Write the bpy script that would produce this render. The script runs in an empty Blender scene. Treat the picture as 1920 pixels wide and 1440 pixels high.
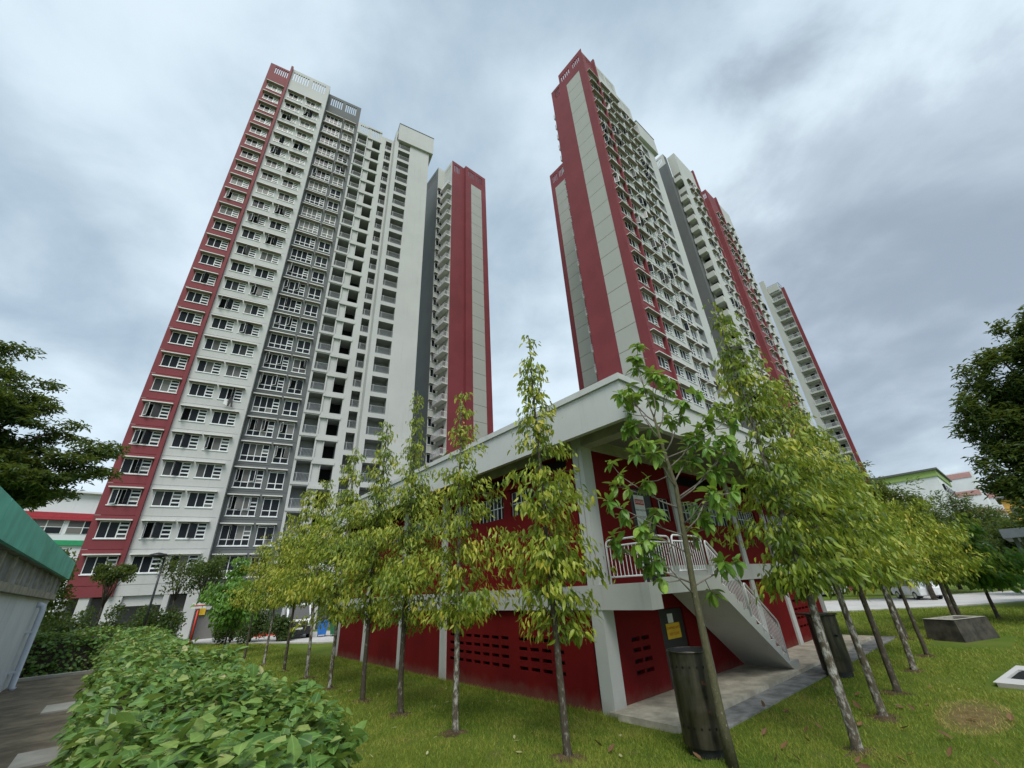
import bpy, math, random
import numpy as np
from mathutils import Matrix, Vector
D = bpy.data; SC = bpy.context.scene; COL = SC.collection
RNG = np.random.default_rng(11); random.seed(5)
R = math.radians
# ------------------------------------------------------------------ camera
cam = D.objects.new('camera', D.cameras.new('camera')); COL.objects.link(cam)
cam.data.sensor_width = 36.0; cam.data.sensor_fit = 'HORIZONTAL'
cam.data.lens = 36.0 * 766.38 / 1920.0
cam.data.clip_start = 0.05; cam.data.clip_end = 3000
right = Vector((0.76649, -0.640211, -0.051217)); up = Vector((-0.251835, -0.372951, 0.893021)); fwd = Vector((0.590823, 0.671594, 0.44709))
m = Matrix((right, up, -fwd)).transposed().to_4x4(); m.translation = Vector((0, 0, 2.579))
cam.matrix_world = m
SC.camera = cam
# ------------------------------------------------------------------ sky, sun, exposure
SUN_DIR = Vector((-0.50, -0.66, 1.15)).normalized()          # towards the brighter part of the overcast, behind the camera
sun = D.objects.new('sun', D.lights.new('sun', 'SUN')); COL.objects.link(sun)
sun.data.energy = 1.5; sun.data.angle = R(28); sun.data.color = (1.0, 0.97, 0.92)
sun.rotation_euler = (-SUN_DIR).to_track_quat('-Z', 'Y').to_euler()
SC.view_settings.view_transform = 'Standard'; SC.view_settings.look = 'None'
SC.view_settings.exposure = 0.76; SC.view_settings.gamma = 1.0; SC.view_settings.use_curve_mapping = False
SC.render.engine = 'CYCLES'
SC.cycles.max_bounces = 6; SC.cycles.diffuse_bounces = 2; SC.cycles.glossy_bounces = 3; SC.cycles.transmission_bounces = 4
SC.cycles.use_denoising = True

class NT:
    """small helper to write node trees"""
    def __init__(s, tree): s.t = tree; s.n = tree.nodes; s.l = tree.links
    def node(s, typ, ins=None, **kw):
        n = s.n.new(typ)
        for k, v in kw.items(): setattr(n, k, v)
        for k, v in (ins or {}).items():
            sock = n.inputs[k]
            if isinstance(v, bpy.types.NodeSocket): s.l.new(v, sock)
            else: sock.default_value = v
        return n
    def math(s, op, a, b=0.0, clamp=False):
        return s.node('ShaderNodeMath', {0: a, 1: b}, operation=op, use_clamp=clamp).outputs[0]
    def mix(s, f, a, b, blend='MIX'):
        n = s.node('ShaderNodeMix', data_type='RGBA', blend_type=blend)
        for k, v in ((0, f), (6, a), (7, b)):
            if isinstance(v, bpy.types.NodeSocket): s.l.new(v, n.inputs[k])
            else: n.inputs[k].default_value = v if k == 0 else ((*v, 1.0) if len(v) == 3 else v)
        return n.outputs[2]
    def noise(s, vec, scale, detail=4, rough=0.55, dist=0.0):
        i = {'Scale': scale, 'Detail': detail, 'Roughness': rough, 'Distortion': dist}
        if vec is not None: i['Vector'] = vec
        return s.node('ShaderNodeTexNoise', i).outputs[0]
    def ramp(s, f, lo, hi, a=0.0, b=1.0):
        return s.node('ShaderNodeMapRange', {0: f, 1: lo, 2: hi, 3: a, 4: b}, interpolation_type='SMOOTHSTEP').outputs[0]

world = D.worlds.new('World'); SC.world = world; world.use_nodes = True
w = NT(world.node_tree); w.n.clear()
sky = w.node('ShaderNodeTexSky'); sky.sky_type = 'NISHITA'; sky.sun_disc = False
sky.sun_elevation = math.asin(SUN_DIR.z); sky.sun_rotation = math.atan2(SUN_DIR.x, SUN_DIR.y)
sky.air_density = 1.0; sky.dust_density = 1.5
tc = w.node('ShaderNodeTexCoord')
sep = w.node('ShaderNodeSeparateXYZ', {0: tc.outputs['Generated']})
den = w.math('ADD', w.math('MAXIMUM', sep.outputs[2], 0.0), 0.32)
pl = w.node('ShaderNodeCombineXYZ', {0: w.math('DIVIDE', sep.outputs[0], den), 1: w.math('DIVIDE', sep.outputs[1], den), 2: 0.0}).outputs[0]
rot = w.node('ShaderNodeMapping', {'Vector': pl, 'Rotation': (0, 0, R(35)), 'Scale': (1.0, 0.9, 1.0), 'Location': (3.15, 1.4, 0)}).outputs[0]
n1 = w.noise(rot, 1.7, 3, 0.48, 0.15)
n2 = w.noise(rot, 3.6, 8, 0.58, 0.2)
n3 = w.noise(rot, 0.65, 2, 0.5, 0.0)
den_c = w.math('ADD', w.math('MULTIPLY', n1, 0.62), w.math('ADD', w.math('MULTIPLY', n2, 0.30), w.math('MULTIPLY', n3, 0.36)))
# a darker bank of cloud standing over one side of the sky, with a ragged edge
dvec = w.node('ShaderNodeVectorMath', {0: tc.outputs['Generated'], 1: Vector((0.93, -0.18, 0.32)).normalized()[:]}, operation='DOT_PRODUCT').outputs[1]
bank = w.ramp(w.math('ADD', dvec, w.math('MULTIPLY', w.math('ADD', w.math('SUBTRACT', n2, 0.5), w.math('SUBTRACT', n1, 0.5)), -0.55)), 0.80, 0.93)
lum = w.ramp(den_c, 0.51, 0.74)
c_hi = w.mix(lum, (2.55, 3.30, 3.95), (4.9, 5.75, 6.3))
cc = w.mix(w.math('MULTIPLY', bank, 0.72), c_hi, w.mix(lum, (2.0, 2.35, 2.8), (3.5, 4.05, 4.6)))
col = w.mix(0.88, sky.outputs[0], cc)
bg = w.node('ShaderNodeBackground', {'Color': col, 'Strength': 0.1})
w.node('ShaderNodeOutputWorld', {0: bg.outputs[0]})

# ------------------------------------------------------------------ materials
def new_mat(name):
    mt = D.materials.new(name); mt.use_nodes = True
    t = NT(mt.node_tree); t.n.clear()
    return mt, t
def finish(t, bsdf): t.node('ShaderNodeOutputMaterial', {0: bsdf})
def paint(name, c, rough=0.75, var=0.10, scale=0.6, bump=0.15, bscale=60, dirt=None, dirt_z=0.0, spec=0.3, streak=0.0):
    """painted render or concrete: blotchy tone, fine grain, optional rain streaks and a splash of soil at the foot"""
    mt, t = new_mat(name)
    co = t.node('ShaderNodeTexCoord').outputs['Object']
    geo = t.node('ShaderNodeNewGeometry').outputs['Position']
    a = t.noise(geo, scale, 5, 0.6)
    f = t.ramp(a, 0.3, 0.7)
    lo = tuple(x * (1 - var) for x in c); hi = tuple(min(1, x * (1 + var)) for x in c)
    colr = t.mix(f, lo, hi)
    if streak:
        mp = t.node('ShaderNodeMapping', {'Vector': geo, 'Scale': (2.2, 2.2, 0.12)}).outputs[0]
        s = t.ramp(t.noise(mp, 1.6, 6, 0.65), 0.52, 0.74)
        colr = t.mix(t.math('MULTIPLY', s, streak), colr, tuple(x * 0.55 for x in c))
    if dirt:
        z = t.node('ShaderNodeSeparateXYZ', {0: geo}).outputs[2]
        h = t.math('ADD', t.math('SUBTRACT', z, dirt_z), t.math('MULTIPLY', t.noise(geo, 3.0, 5, 0.65), -0.55))
        colr = t.mix(t.ramp(h, -0.28, 0.12, 0.45, 0.0), colr, dirt)
    bp = t.node('ShaderNodeBump', {'Height': t.noise(geo, bscale, 3, 0.6), 'Strength': bump, 'Distance': 0.01}).outputs[0]
    b = t.node('ShaderNodeBsdfPrincipled', {'Base Color': colr, 'Roughness': rough, 'Normal': bp, 'Specular IOR Level': spec})
    finish(t, b.outputs[0]); return mt
def plain(name, c, rough=0.5, metal=0.0, spec=0.5, emit=None):
    mt, t = new_mat(name)
    geo = t.node('ShaderNodeNewGeometry').outputs['Position']
    f = t.noise(geo, 2.5, 4, 0.6)
    colr = t.mix(t.ramp(f, 0.3, 0.7), tuple(x * .9 for x in c), tuple(min(1, x * 1.08) for x in c))
    b = t.node('ShaderNodeBsdfPrincipled', {'Base Color': colr, 'Roughness': rough, 'Metallic': metal, 'Specular IOR Level': spec})
    finish(t, b.outputs[0]); return mt
def glass(name, c, rough=0.12):
    mt, t = new_mat(name)
    info = t.node('ShaderNodeObjectInfo')
    mp = t.node('ShaderNodeTexCoord').outputs['Object']
    blinds = t.math('MULTIPLY', t.math('GREATER_THAN', info.outputs['Random'], 0.70), t.math('MULTIPLY', t.math('FRACT', t.math('MULTIPLY', info.outputs['Random'], 37.0)), 0.9))
    colr = t.mix(blinds, c, (0.26, 0.25, 0.235))
    b = t.node('ShaderNodeBsdfPrincipled', {'Base Color': colr, 'Roughness': rough, 'Specular IOR Level': 0.10})
    finish(t, b.outputs[0]); return mt
def leaf_mat(name, cols, rough=0.33, trans=0.28, spec=0.38):
    """cols: colour stops along the per-leaf tint"""
    mt, t = new_mat(name)
    at = t.node('ShaderNodeAttribute', attribute_name='tint').outputs['Fac']
    r = t.node('ShaderNodeValToRGB', {0: at})
    el = r.color_ramp.elements
    el[0].position = 0.0; el[0].color = (*cols[0], 1); el[1].position = 1.0; el[1].color = (*cols[-1], 1)
    for i, c in enumerate(cols[1:-1], 1):
        e = el.new(i / (len(cols) - 1)); e.color = (*c, 1)
    geo = t.node('ShaderNodeNewGeometry')
    c2 = t.mix(t.ramp(t.noise(geo.outputs['Position'], 22, 3, 0.6), 0.3, 0.75, 0.0, 0.35), r.outputs[0], tuple(x * 0.55 for x in cols[0]))
    rib = t.ramp(t.node('ShaderNodeAttribute', attribute_name='mid').outputs['Fac'], 0.86, 0.97, 0.0, 0.45)
    c2 = t.mix(rib, c2, tuple(min(1, x * 1.6 + 0.05) for x in cols[len(cols) // 2]))
    c3 = t.mix(t.math('MULTIPLY', geo.outputs['Backfacing'], 0.45), c2, tuple(min(1, x * 1.25 + 0.03) for x in cols[len(cols) // 2]))
    b = t.node('ShaderNodeBsdfPrincipled', {'Base Color': c3, 'Roughness': rough, 'Specular IOR Level': spec})
    tr = t.node('ShaderNodeBsdfTranslucent', {'Color': t.mix(0.5, c3, (0.42, 0.48, 0.05))})
    mx = t.node('ShaderNodeMixShader', {0: trans, 1: b.outputs[0], 2: tr.outputs[0]})
    finish(t, mx.outputs[0]); return mt
def bark(name, a, c, lichen=0.5, scale=9):
    mt, t = new_mat(name)
    geo = t.node('ShaderNodeNewGeometry').outputs['Position']
    mp = t.node('ShaderNodeMapping', {'Vector': geo, 'Scale': (1, 1, 0.55)}).outputs[0]
    f = t.noise(mp, scale, 6, 0.65, 0.3)
    colr = t.mix(t.ramp(t.noise(mp, 30, 4, .6), .3, .7), tuple(x * .7 for x in a), a)
    colr = t.mix(t.math('MULTIPLY', t.ramp(f, lichen - .05, lichen + 0.12), t.ramp(t.noise(mp, 40, 3, .6), .3, .6, .45, 1.0)), colr, c)
    bp = t.node('ShaderNodeBump', {'Height': t.noise(mp, 45, 5, .65), 'Strength': 0.6, 'Distance': 0.01}).outputs[0]
    b = t.node('ShaderNodeBsdfPrincipled', {'Base Color': colr, 'Roughness': 0.9, 'Normal': bp, 'Specular IOR Level': 0.2})
    finish(t, b.outputs[0]); return mt
MT = dict(
    red=paint('red_paint', (0.200, 0.040, 0.047), 0.7, 0.09, 0.25, 0.1, streak=0.22),
    red_deep=paint('deep_red_paint', (0.155, 0.0085, 0.0090), 0.75, 0.12, 0.8, 0.12, spec=0.12, streak=0.15, dirt=(0.20, 0.12, 0.09), dirt_z=0.0),
    white=paint('pale_grey_paint', (0.50, 0.505, 0.49), 0.75, 0.045, 0.2, 0.1, streak=0.20),
    white2=paint('cream_paint', (0.52, 0.53, 0.49), 0.75, 0.05, 0.2, 0.1, streak=0.14),
    panel=paint('grey_panel', (0.40, 0.41, 0.375), 0.8, 0.025, 0.35, 0.1, streak=0.08),
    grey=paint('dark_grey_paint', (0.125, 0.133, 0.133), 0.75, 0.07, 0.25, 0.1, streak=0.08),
    sub_white=paint('building_white_paint', (0.54, 0.545, 0.525), 0.7, 0.04, 0.7, 0.12, dirt=(0.34, 0.31, 0.24), dirt_z=0.02, streak=0.22),
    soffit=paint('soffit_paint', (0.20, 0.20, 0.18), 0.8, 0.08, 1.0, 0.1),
    hood_under=paint('shaded_hood_underside', (0.235, 0.195, 0.175), 0.85, 0.15, 0.8, 0.1),  # brownish hood underside, with the shade below the hood put into its colour
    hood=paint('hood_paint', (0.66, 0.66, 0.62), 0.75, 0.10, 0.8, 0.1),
    frame=plain('white_window_frame', (0.78, 0.80, 0.80), 0.4),
    glass=glass('window_glass', (0.020, 0.023, 0.028)),
    dark=plain('dark_interior', (0.018, 0.018, 0.020), 0.9, spec=0.1),
    recess=paint('balcony_wall', (0.30, 0.31, 0.31), 0.8, 0.1, 0.5, 0.05),
    rail=plain('grey_rail', (0.30, 0.31, 0.32), 0.45),
    rail_white=plain('white_rail_paint', (0.78, 0.79, 0.80), 0.35),
    concrete=paint('concrete', (0.40, 0.385, 0.34), 0.85, 0.18, 1.6, 0.35, streak=0.0),
    apron=paint('apron_concrete', (0.45, 0.41, 0.33), 0.85, 0.30, 2.2, 0.4),
    drain=paint('drain_concrete', (0.23, 0.23, 0.225), 0.9, 0.34, 3.0, 0.5),
    road=paint('road_concrete', (0.52, 0.515, 0.50), 0.9, 0.10, 0.4, 0.3),
    asphalt=paint('asphalt', (0.055, 0.055, 0.058), 0.9, 0.15, 0.6, 0.4),
    moss=paint('mossy_path', (0.165, 0.140, 0.100), 0.8, 0.38, 2.4, 0.5),
    darkstone=paint('dark_stained_concrete', (0.060, 0.055, 0.044), 0.9, 0.45, 3.0, 0.6),
    palestone=paint('pale_weathered_concrete', (0.36, 0.34, 0.29), 0.9, 0.25, 4.0, 0.5),
    bluewall=paint('blue_grey_wall', (0.72, 0.76, 0.83), 0.8, 0.08, 0.8, 0.2, streak=0.25),
    louvre=paint('stained_louvre', (0.30, 0.305, 0.315), 0.85, 0.35, 1.5, 0.4, streak=0.5),
    green=paint('green_roof_paint', (0.17, 0.58, 0.48), 0.55, 0.22, 0.9, 0.15, streak=0.55),
    school=paint('school_white', (0.72, 0.73, 0.76), 0.8, 0.05, 0.3, 0.1, streak=0.15),
    schoolred=plain('school_red_band', (0.40, 0.03, 0.045), 0.6),
    schoolgreen=plain('school_green_band', (0.02, 0.32, 0.13), 0.6),
    lime=plain('lime_green_band', (0.30, 0.42, 0.12), 0.6),
    pink=plain('pink_band', (0.50, 0.27, 0.26), 0.7),
    orange=plain('orange_wall', (0.75, 0.42, 0.10), 0.7),
    black=plain('black_plastic', (0.02, 0.021, 0.023), 0.45),
    blackmetal=plain('black_lamp_metal', (0.02, 0.022, 0.022), 0.4),
    greybox=plain('grey_shelter_metal', (0.17, 0.19, 0.21), 0.5),
    whitecar=plain('white_car_paint', (0.78, 0.79, 0.80), 0.25, spec=0.6),
    yellow=plain('yellow_plate', (0.75, 0.48, 0.02), 0.5),
    signwhite=plain('sign_white', (0.72, 0.73, 0.72), 0.5),
    signred=plain('sign_red', (0.55, 0.02, 0.02), 0.5),
    signblack=plain('sign_black', (0.02, 0.02, 0.02), 0.5),
    blue=plain('blue_bin_plastic', (0.02, 0.16, 0.52), 0.45),
    greenbin=plain('green_bin_plastic', (0.02, 0.13, 0.055), 0.5),
    redpole=plain('red_pole_paint', (0.62, 0.05, 0.03), 0.5),
    lamp=plain('headlamp_glass', (0.62, 0.65, 0.66), 0.15),
    chrome=plain('chrome', (0.8, 0.8, 0.82), 0.2, 0.9),
    tyre=plain('tyre_rubber', (0.02, 0.02, 0.02), 0.9),
    pipe=paint('pipe_paint', (0.56, 0.60, 0.68), 0.6, 0.06, 2.0, 0.1),
    soil=paint('bare_soil', (0.085, 0.058, 0.036), 0.95, 0.3, 4.0, 0.8, spec=0.1),
    trunk=bark('mottled_bark', (0.120, 0.098, 0.070), (0.44, 0.43, 0.39), 0.50, 13),
    trunk_dark=bark('dark_bark', (0.090, 0.074, 0.055), (0.27, 0.26, 0.22), 0.58, 14),
    trunk_green=bark('mossy_bark', (0.120, 0.112, 0.062), (0.45, 0.43, 0.36), 0.64, 16),
    twig=bark('grey_twig', (0.23, 0.20, 0.165), (0.36, 0.34, 0.30), 0.6, 10),
    l_young=leaf_mat('young_tree_leaf', [(0.036, 0.082, 0.009), (0.110, 0.185, 0.015), (0.245, 0.315, 0.024), (0.42, 0.44, 0.042), (0.58, 0.47, 0.06)], 0.42),
    l_magn=leaf_mat('broad_leaf', [(0.0585, 0.1495, 0.0234), (0.1105, 0.2405, 0.0312), (0.208, 0.351, 0.0442), (0.338, 0.442, 0.065)], 0.40),
    l_green=leaf_mat('bright_green_leaf', [(0.035, 0.10, 0.012), (0.065, 0.185, 0.018), (0.11, 0.26, 0.026), (0.18, 0.32, 0.04)], 0.45),
    l_dark=leaf_mat('dark_tree_leaf', [(0.0216, 0.0486, 0.0135), (0.0378, 0.0783, 0.0189), (0.0675, 0.1215, 0.0243), (0.1215, 0.1755, 0.0351)], 0.55, 0.25),
    l_hedge=leaf_mat('hedge_leaf', [(0.046, 0.115, 0.023), (0.092, 0.1955, 0.0368), (0.1552, 0.2875, 0.0575), (0.2645, 0.368, 0.0862), (0.575, 0.5175, 0.253)], 0.40, 0.25),
    l_mid=leaf_mat('mid_green_leaf', [(0.024, 0.055, 0.010), (0.045, 0.085, 0.013), (0.085, 0.125, 0.016), (0.15, 0.165, 0.020)], 0.5),
    l_dry=leaf_mat('dry_leaf', [(0.10, 0.050, 0.022), (0.18, 0.092, 0.04), (0.30, 0.17, 0.08)], 0.7, 0.15),
    l_pale=leaf_mat('pale_leaf', [(0.40, 0.36, 0.16), (0.52, 0.48, 0.28)], 0.7, 0.15),
    g_blade=leaf_mat('grass_blade', [(0.0828, 0.1429, 0.0161), (0.1656, 0.2421, 0.0253), (0.276, 0.3353, 0.0414), (0.4278, 0.385, 0.0862), (0.5796, 0.4099, 0.1725)], 0.6, 0.3, 0.2),
)
def lawn_material():
    mt, t = new_mat('lawn_turf')
    geo = t.node('ShaderNodeNewGeometry').outputs['Position']
    a = t.ramp(t.noise(geo, 0.35, 5, 0.6), 0.35, 0.68)
    b_ = t.ramp(t.noise(geo, 6.0, 6, 0.7), 0.3, 0.7)
    c = t.mix(a, (0.085, 0.150, 0.018), (0.165, 0.205, 0.036))
    c = t.mix(t.math('MULTIPLY', b_, 0.6), c, (0.13, 0.185, 0.032))
    c = t.mix(t.ramp(t.noise(geo, 1.3, 7, 0.72), 0.55, 0.70, 0, 0.75), c, (0.20, 0.155, 0.075))
    # the worn, dried-out patch by the inspection cover
    v = t.node('ShaderNodeVectorMath', {0: geo, 1: (12.75, 1.92, 0.0)}, operation='SUBTRACT').outputs[0]
    v = t.node('ShaderNodeMapping', {'Vector': v, 'Scale': (0.75, 1.9, 0.0)}).outputs[0]
    ln = t.node('ShaderNodeVectorMath', {0: v}, operation='LENGTH').outputs[1]
    e = t.ramp(t.math('ADD', ln, t.math('MULTIPLY', t.noise(geo, 7, 6, .75), 1.5)), 1.15, 1.95, 0.7, 0.0)
    c = t.mix(e, c, t.mix(b_, (0.17, 0.095, 0.05), (0.34, 0.22, 0.12)))
    bp = t.node('ShaderNodeBump', {'Height': t.noise(geo, 26, 6, .75), 'Strength': 1.0, 'Distance': 0.05}).outputs[0]
    b = t.node('ShaderNodeBsdfPrincipled', {'Base Color': c, 'Roughness': 0.95, 'Normal': bp, 'Specular IOR Level': 0.1})
    finish(t, b.outputs[0]); return mt
MT['lawn'] = lawn_material()
def burner_material():
    mt, t = new_mat('stained_steel_drum')
    geo = t.node('ShaderNodeNewGeometry').outputs['Position']
    mp = t.node('ShaderNodeMapping', {'Vector': geo, 'Scale': (1.6, 1.6, 0.22)}).outputs[0]
    s = t.ramp(t.noise(mp, 3.0, 5, .6, .4), 0.38, 0.66)
    c = t.mix(s, (0.035, 0.033, 0.025), (0.105, 0.093, 0.066))
    rust = t.ramp(t.noise(geo, 3.1, 5, .65), 0.60, 0.72, 0, .85)
    c = t.mix(rust, c, (0.13, 0.035, 0.016))
    b = t.node('ShaderNodeBsdfPrincipled', {'Base Color': c, 'Roughness': t.ramp(t.noise(geo, 4, 4, .6), .3, .7, .28, .6), 'Metallic': t.math('SUBTRACT', 0.75, t.math('MULTIPLY', rust, .6)), 'Specular IOR Level': 0.5})
    finish(t, b.outputs[0]); return mt
MT['drum'] = burner_material()

# ------------------------------------------------------------------ mesh helpers
class MB:
    """collects faces for one mesh object"""
    def __init__(s): s.v = []; s.f = []; s.mi = []; s.sm = []
    def face(s, pts, m=0, smooth=False):
        n = len(s.v); s.v.extend(pts); s.f.append(tuple(range(n, n + len(pts)))); s.mi.append(m); s.sm.append(smooth)
    def box(s, x0, x1, y0, y1, z0, z1, m=0):
        if x0 > x1: x0, x1 = x1, x0
        if y0 > y1: y0, y1 = y1, y0
        if z0 > z1: z0, z1 = z1, z0
        n = len(s.v)
        s.v += [(x0, y0, z0), (x1, y0, z0), (x1, y1, z0), (x0, y1, z0), (x0, y0, z1), (x1, y0, z1), (x1, y1, z1), (x0, y1, z1)]
        for f in ((0, 3, 2, 1), (4, 5, 6, 7), (0, 1, 5, 4), (1, 2, 6, 5), (2, 3, 7, 6), (3, 0, 4, 7)):
            s.f.append(tuple(n + i for i in f)); s.mi.append(m); s.sm.append(False)
    def prism(s, poly, h0, h1, axis=2, m=0):
        """extrude a 2D polygon (counter-clockwise) along an axis"""
        def P(a, b, h):
            return (a, b, h) if axis == 2 else ((a, h, b) if axis == 1 else (h, a, b))
        n = len(s.v); k = len(poly)
        s.v += [P(a, b, h0) for a, b in poly] + [P(a, b, h1) for a, b in poly]
        s.f.append(tuple(n + i for i in reversed(range(k)))); s.f.append(tuple(n + k + i for i in range(k)))
        s.mi += [m, m]; s.sm += [False, False]
        for i in range(k):
            j = (i + 1) % k
            s.f.append((n + i, n + j, n + k + j, n + k + i)); s.mi.append(m); s.sm.append(False)
    def tube(s, pts, radii, seg=8, m=0, cap=True, smooth=True):
        pts = [Vector(p) for p in pts]; n0 = len(s.v)
        if not hasattr(radii, '__len__'): radii = [radii] * len(pts)
        ref = None
        for i, p in enumerate(pts):
            d = (pts[min(i + 1, len(pts) - 1)] - pts[max(i - 1, 0)]).normalized()
            if ref is None: ref = Vector((1, 0, 0)) if abs(d.x) < 0.8 else Vector((0, 1, 0))
            u = d.cross(ref).normalized(); v = u.cross(d).normalized(); ref = v if abs(v.dot(d)) < .9 else ref
            ref = u.cross(d) * -1 if False else Vector(ref)
            for k in range(seg):
                a = 2 * math.pi * k / seg
                s.v.append(tuple(p + (u * math.cos(a) + v * math.sin(a)) * radii[i]))
        for i in range(len(pts) - 1):
            for k in range(seg):
                a = n0 + i * seg + k; b = n0 + i * seg + (k + 1) % seg
                s.f.append((a, b, b + seg, a + seg)); s.mi.append(m); s.sm.append(smooth)
        if cap:
            s.f.append(tuple(n0 + k for k in reversed(range(seg)))); s.mi.append(m); s.sm.append(False)
            e = n0 + (len(pts) - 1) * seg
            s.f.append(tuple(e + k for k in range(seg))); s.mi.append(m); s.sm.append(False)
    def facade(s, x0, x1, z0, z1, holes, y=0.0, rev=0.15, m=0, mr=None, back=None):
        """a wall in the plane y facing -y with real openings (x0,x1,z0,z1[,depth]); back: material index at the bottom of a reveal, None = open through"""
        mr = m if mr is None else mr
        xs = sorted({x0, x1, *[h[0] for h in holes], *[h[1] for h in holes]}); xs = [x for x in xs if x0 <= x <= x1]
        for i in range(len(xs) - 1):
            a, b = xs[i], xs[i + 1]; c = (a + b) / 2
            segs = sorted((max(h[2], z0), min(h[3], z1)) for h in holes if h[0] < c < h[1])
            z = z0
            for lo, hi in segs:
                if lo > z: s.face([(a, y, z), (b, y, z), (b, y, lo), (a, y, lo)], m)
                z = max(z, hi)
            if z < z1: s.face([(a, y, z), (b, y, z), (b, y, z1), (a, y, z1)], m)
        for h in holes:
            a, b, lo, hi = h[:4]; d = y + (h[4] if len(h) > 4 else rev)
            s.face([(a, y, lo), (a, y, hi), (a, d, hi), (a, d, lo)][::-1], mr)
            s.face([(b, y, lo), (b, y, hi), (b, d, hi), (b, d, lo)], mr)
            s.face([(a, y, lo), (b, y, lo), (b, d, lo), (a, d, lo)][::-1], mr)
            s.face([(a, y, hi), (b, y, hi), (b, d, hi), (a, d, hi)], mr)
            bk = back if len(h) < 6 else (None if h[5] == 'open' else h[5])
            if bk is not None: s.face([(a, d, lo), (b, d, lo), (b, d, hi), (a, d, hi)], bk)
    def mesh(s, name, mats):
        me = D.meshes.new(name); me.from_pydata([tuple(v) for v in s.v], [], s.f)
        for mt in mats: me.materials.append(MT[mt] if isinstance(mt, str) else mt)
        me.polygons.foreach_set('material_index', s.mi); me.polygons.foreach_set('use_smooth', s.sm)
        me.update(); return me
def tag(o, label=None, cat=None, group=None, kind=None):
    for k, v in (('label', label), ('category', cat), ('group', group), ('kind', kind)):
        if v: o[k] = v
    return o
def obj(name, me, parent=None, loc=(0, 0, 0), rz=0.0, rot=None, scale=None):
    o = D.objects.new(name, me); COL.objects.link(o)
    if parent: o.parent = parent
    o.location = loc; o.rotation_euler = rot if rot else (0, 0, rz)
    if scale: o.scale = scale if hasattr(scale, '__len__') else (scale,) * 3
    return o
def part(name, mb, mats, parent=None, **kw):
    return obj(name, mb.mesh(name, [mats] if isinstance(mats, str) else mats), parent, **kw)
def empty(name, loc, label, cat, group=None, rz=0.0):
    o = D.objects.new(name, None); COL.objects.link(o); o.empty_display_size = 0.3
    o.location = loc; o.rotation_euler = (0, 0, rz); tag(o, label, cat, group); return o
def bx(*a, m=0):
    b = MB(); b.box(*a, m=m); return b
_shared = {}
def shared(key, build):
    if key not in _shared: _shared[key] = build()
    return _shared[key]
def box_mesh(name, dims, mat):
    return shared((name, tuple(round(d, 3) for d in dims), mat), lambda: bx(*dims).mesh(name, [mat]))
# ================================================================== ground
def sstep(e0, e1, x):
    t = np.clip((x - e0) / (e1 - e0), 0, 1); return t * t * (3 - 2 * t)
def ground_h(x, y):
    x = np.asarray(x, float); y = np.asarray(y, float)
    return 0.96 * (1 - sstep(1.25, 4.1, x)) * (1 - sstep(21.5, 27.0, y)) + 0.0 * x
def grid_mesh(name, xs, ys, hf, mat, keep=None):
    X_, Y_ = np.meshgrid(xs, ys); Z_ = hf(X_, Y_)
    nx, ny = len(xs), len(ys)
    V_ = np.stack([X_.ravel(), Y_.ravel(), Z_.ravel()], 1)
    i = np.arange(nx - 1)[None, :] + np.arange(ny - 1)[:, None] * nx
    F_ = np.stack([i, i + 1, i + 1 + nx, i + nx], -1).reshape(-1, 4)
    me = D.meshes.new(name); me.from_pydata(V_.tolist(), [], F_.tolist()); me.materials.append(MT[mat])
    me.polygons.foreach_set('use_smooth', [True] * len(F_)); return me
far = bx(-900, 1200, -900, 1200, -1.2, -0.25); tag(part('ground', far, 'lawn'), kind='structure')
lawn = obj('lawn', grid_mesh('lawn', np.concatenate([np.arange(-60, 0, 4), np.arange(0, 8, .25), np.arange(8, 60, 2.0)]), np.arange(-40, 75, 1.0), ground_h, 'lawn'))
tag(lawn, kind='structure')
# service road that curves round behind the building and past the towers (a thin sheet 12 mm over the turf)
edge = [(-70, 57), (-6, 50.0), (4.5, 46.2), (8.0, 38.2), (10.6, 32.6), (16, 27.4), (26, 25.0), (34, 16.0), (38.5, 9.4), (42.5, 5.0), (46.5, 2.0), (60, -9), (90, -34)]
outer = [(-70, 61), (-6, 54.0), (6.5, 50.5), (12.5, 44.5), (19, 40.5), (26, 36), (36, 31), (45, 22.0), (51, 13.0), (54, 9.5), (58, 6.0), (72, -5), (102, -30)]
rd = MB()
for i in range(len(edge) - 1):
    rd.face([(*edge[i], .016), (*edge[i + 1], .016), (*outer[i + 1], .016), (*outer[i], .016)][::1])
tag(part('road', rd, 'road'), kind='structure')
kb = MB()
for pts, w_ in ((edge, 0.14), (outer, -0.14)):
    for (ax, ay), (bx_, by) in zip(pts, pts[1:]):
        dx, dy = bx_ - ax, by - ay; l = math.hypot(dx, dy); nx, ny = dy / l * w_, -dx / l * w_
        poly = [(ax, ay), (bx_, by), (bx_ + nx, by + ny), (ax + nx, ay + ny)]
        if w_ < 0: poly = poly[::-1]
        kb.prism(poly[::-1], -0.05, 0.07)
tag(part('kerb', kb, 'concrete'), kind='structure')
# raised footpath with mossy concrete, joints cut between its bays
fp = MB(); y = -8.0
while y < 19.1:
    fp.box(-1.9, 1.32, y, min(y + 1.485, 19.2), 0.2, 1.0); y += 1.5
tag(part('footpath', fp, 'moss'), kind='structure')
tag(part('footpath_edge', bx(-9, 1.2, 19.2, 19.42, 0.3, 1.06), 'concrete'), kind='structure')
for k, a in enumerate(((-0.66, 0.0, 12.45, 13.35), (-0.56, 0.2, 8.45, 9.25))):
    o = part('drain_cover_slab', bx(a[0], a[1], a[2], a[3], 1.003, 1.028), 'concrete')
    tag(o, ['pale concrete slab let into the mossy path farther from the camera', 'pale concrete slab at the near end of the mossy path'][k], 'slab', 'slabs on the path')

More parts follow.
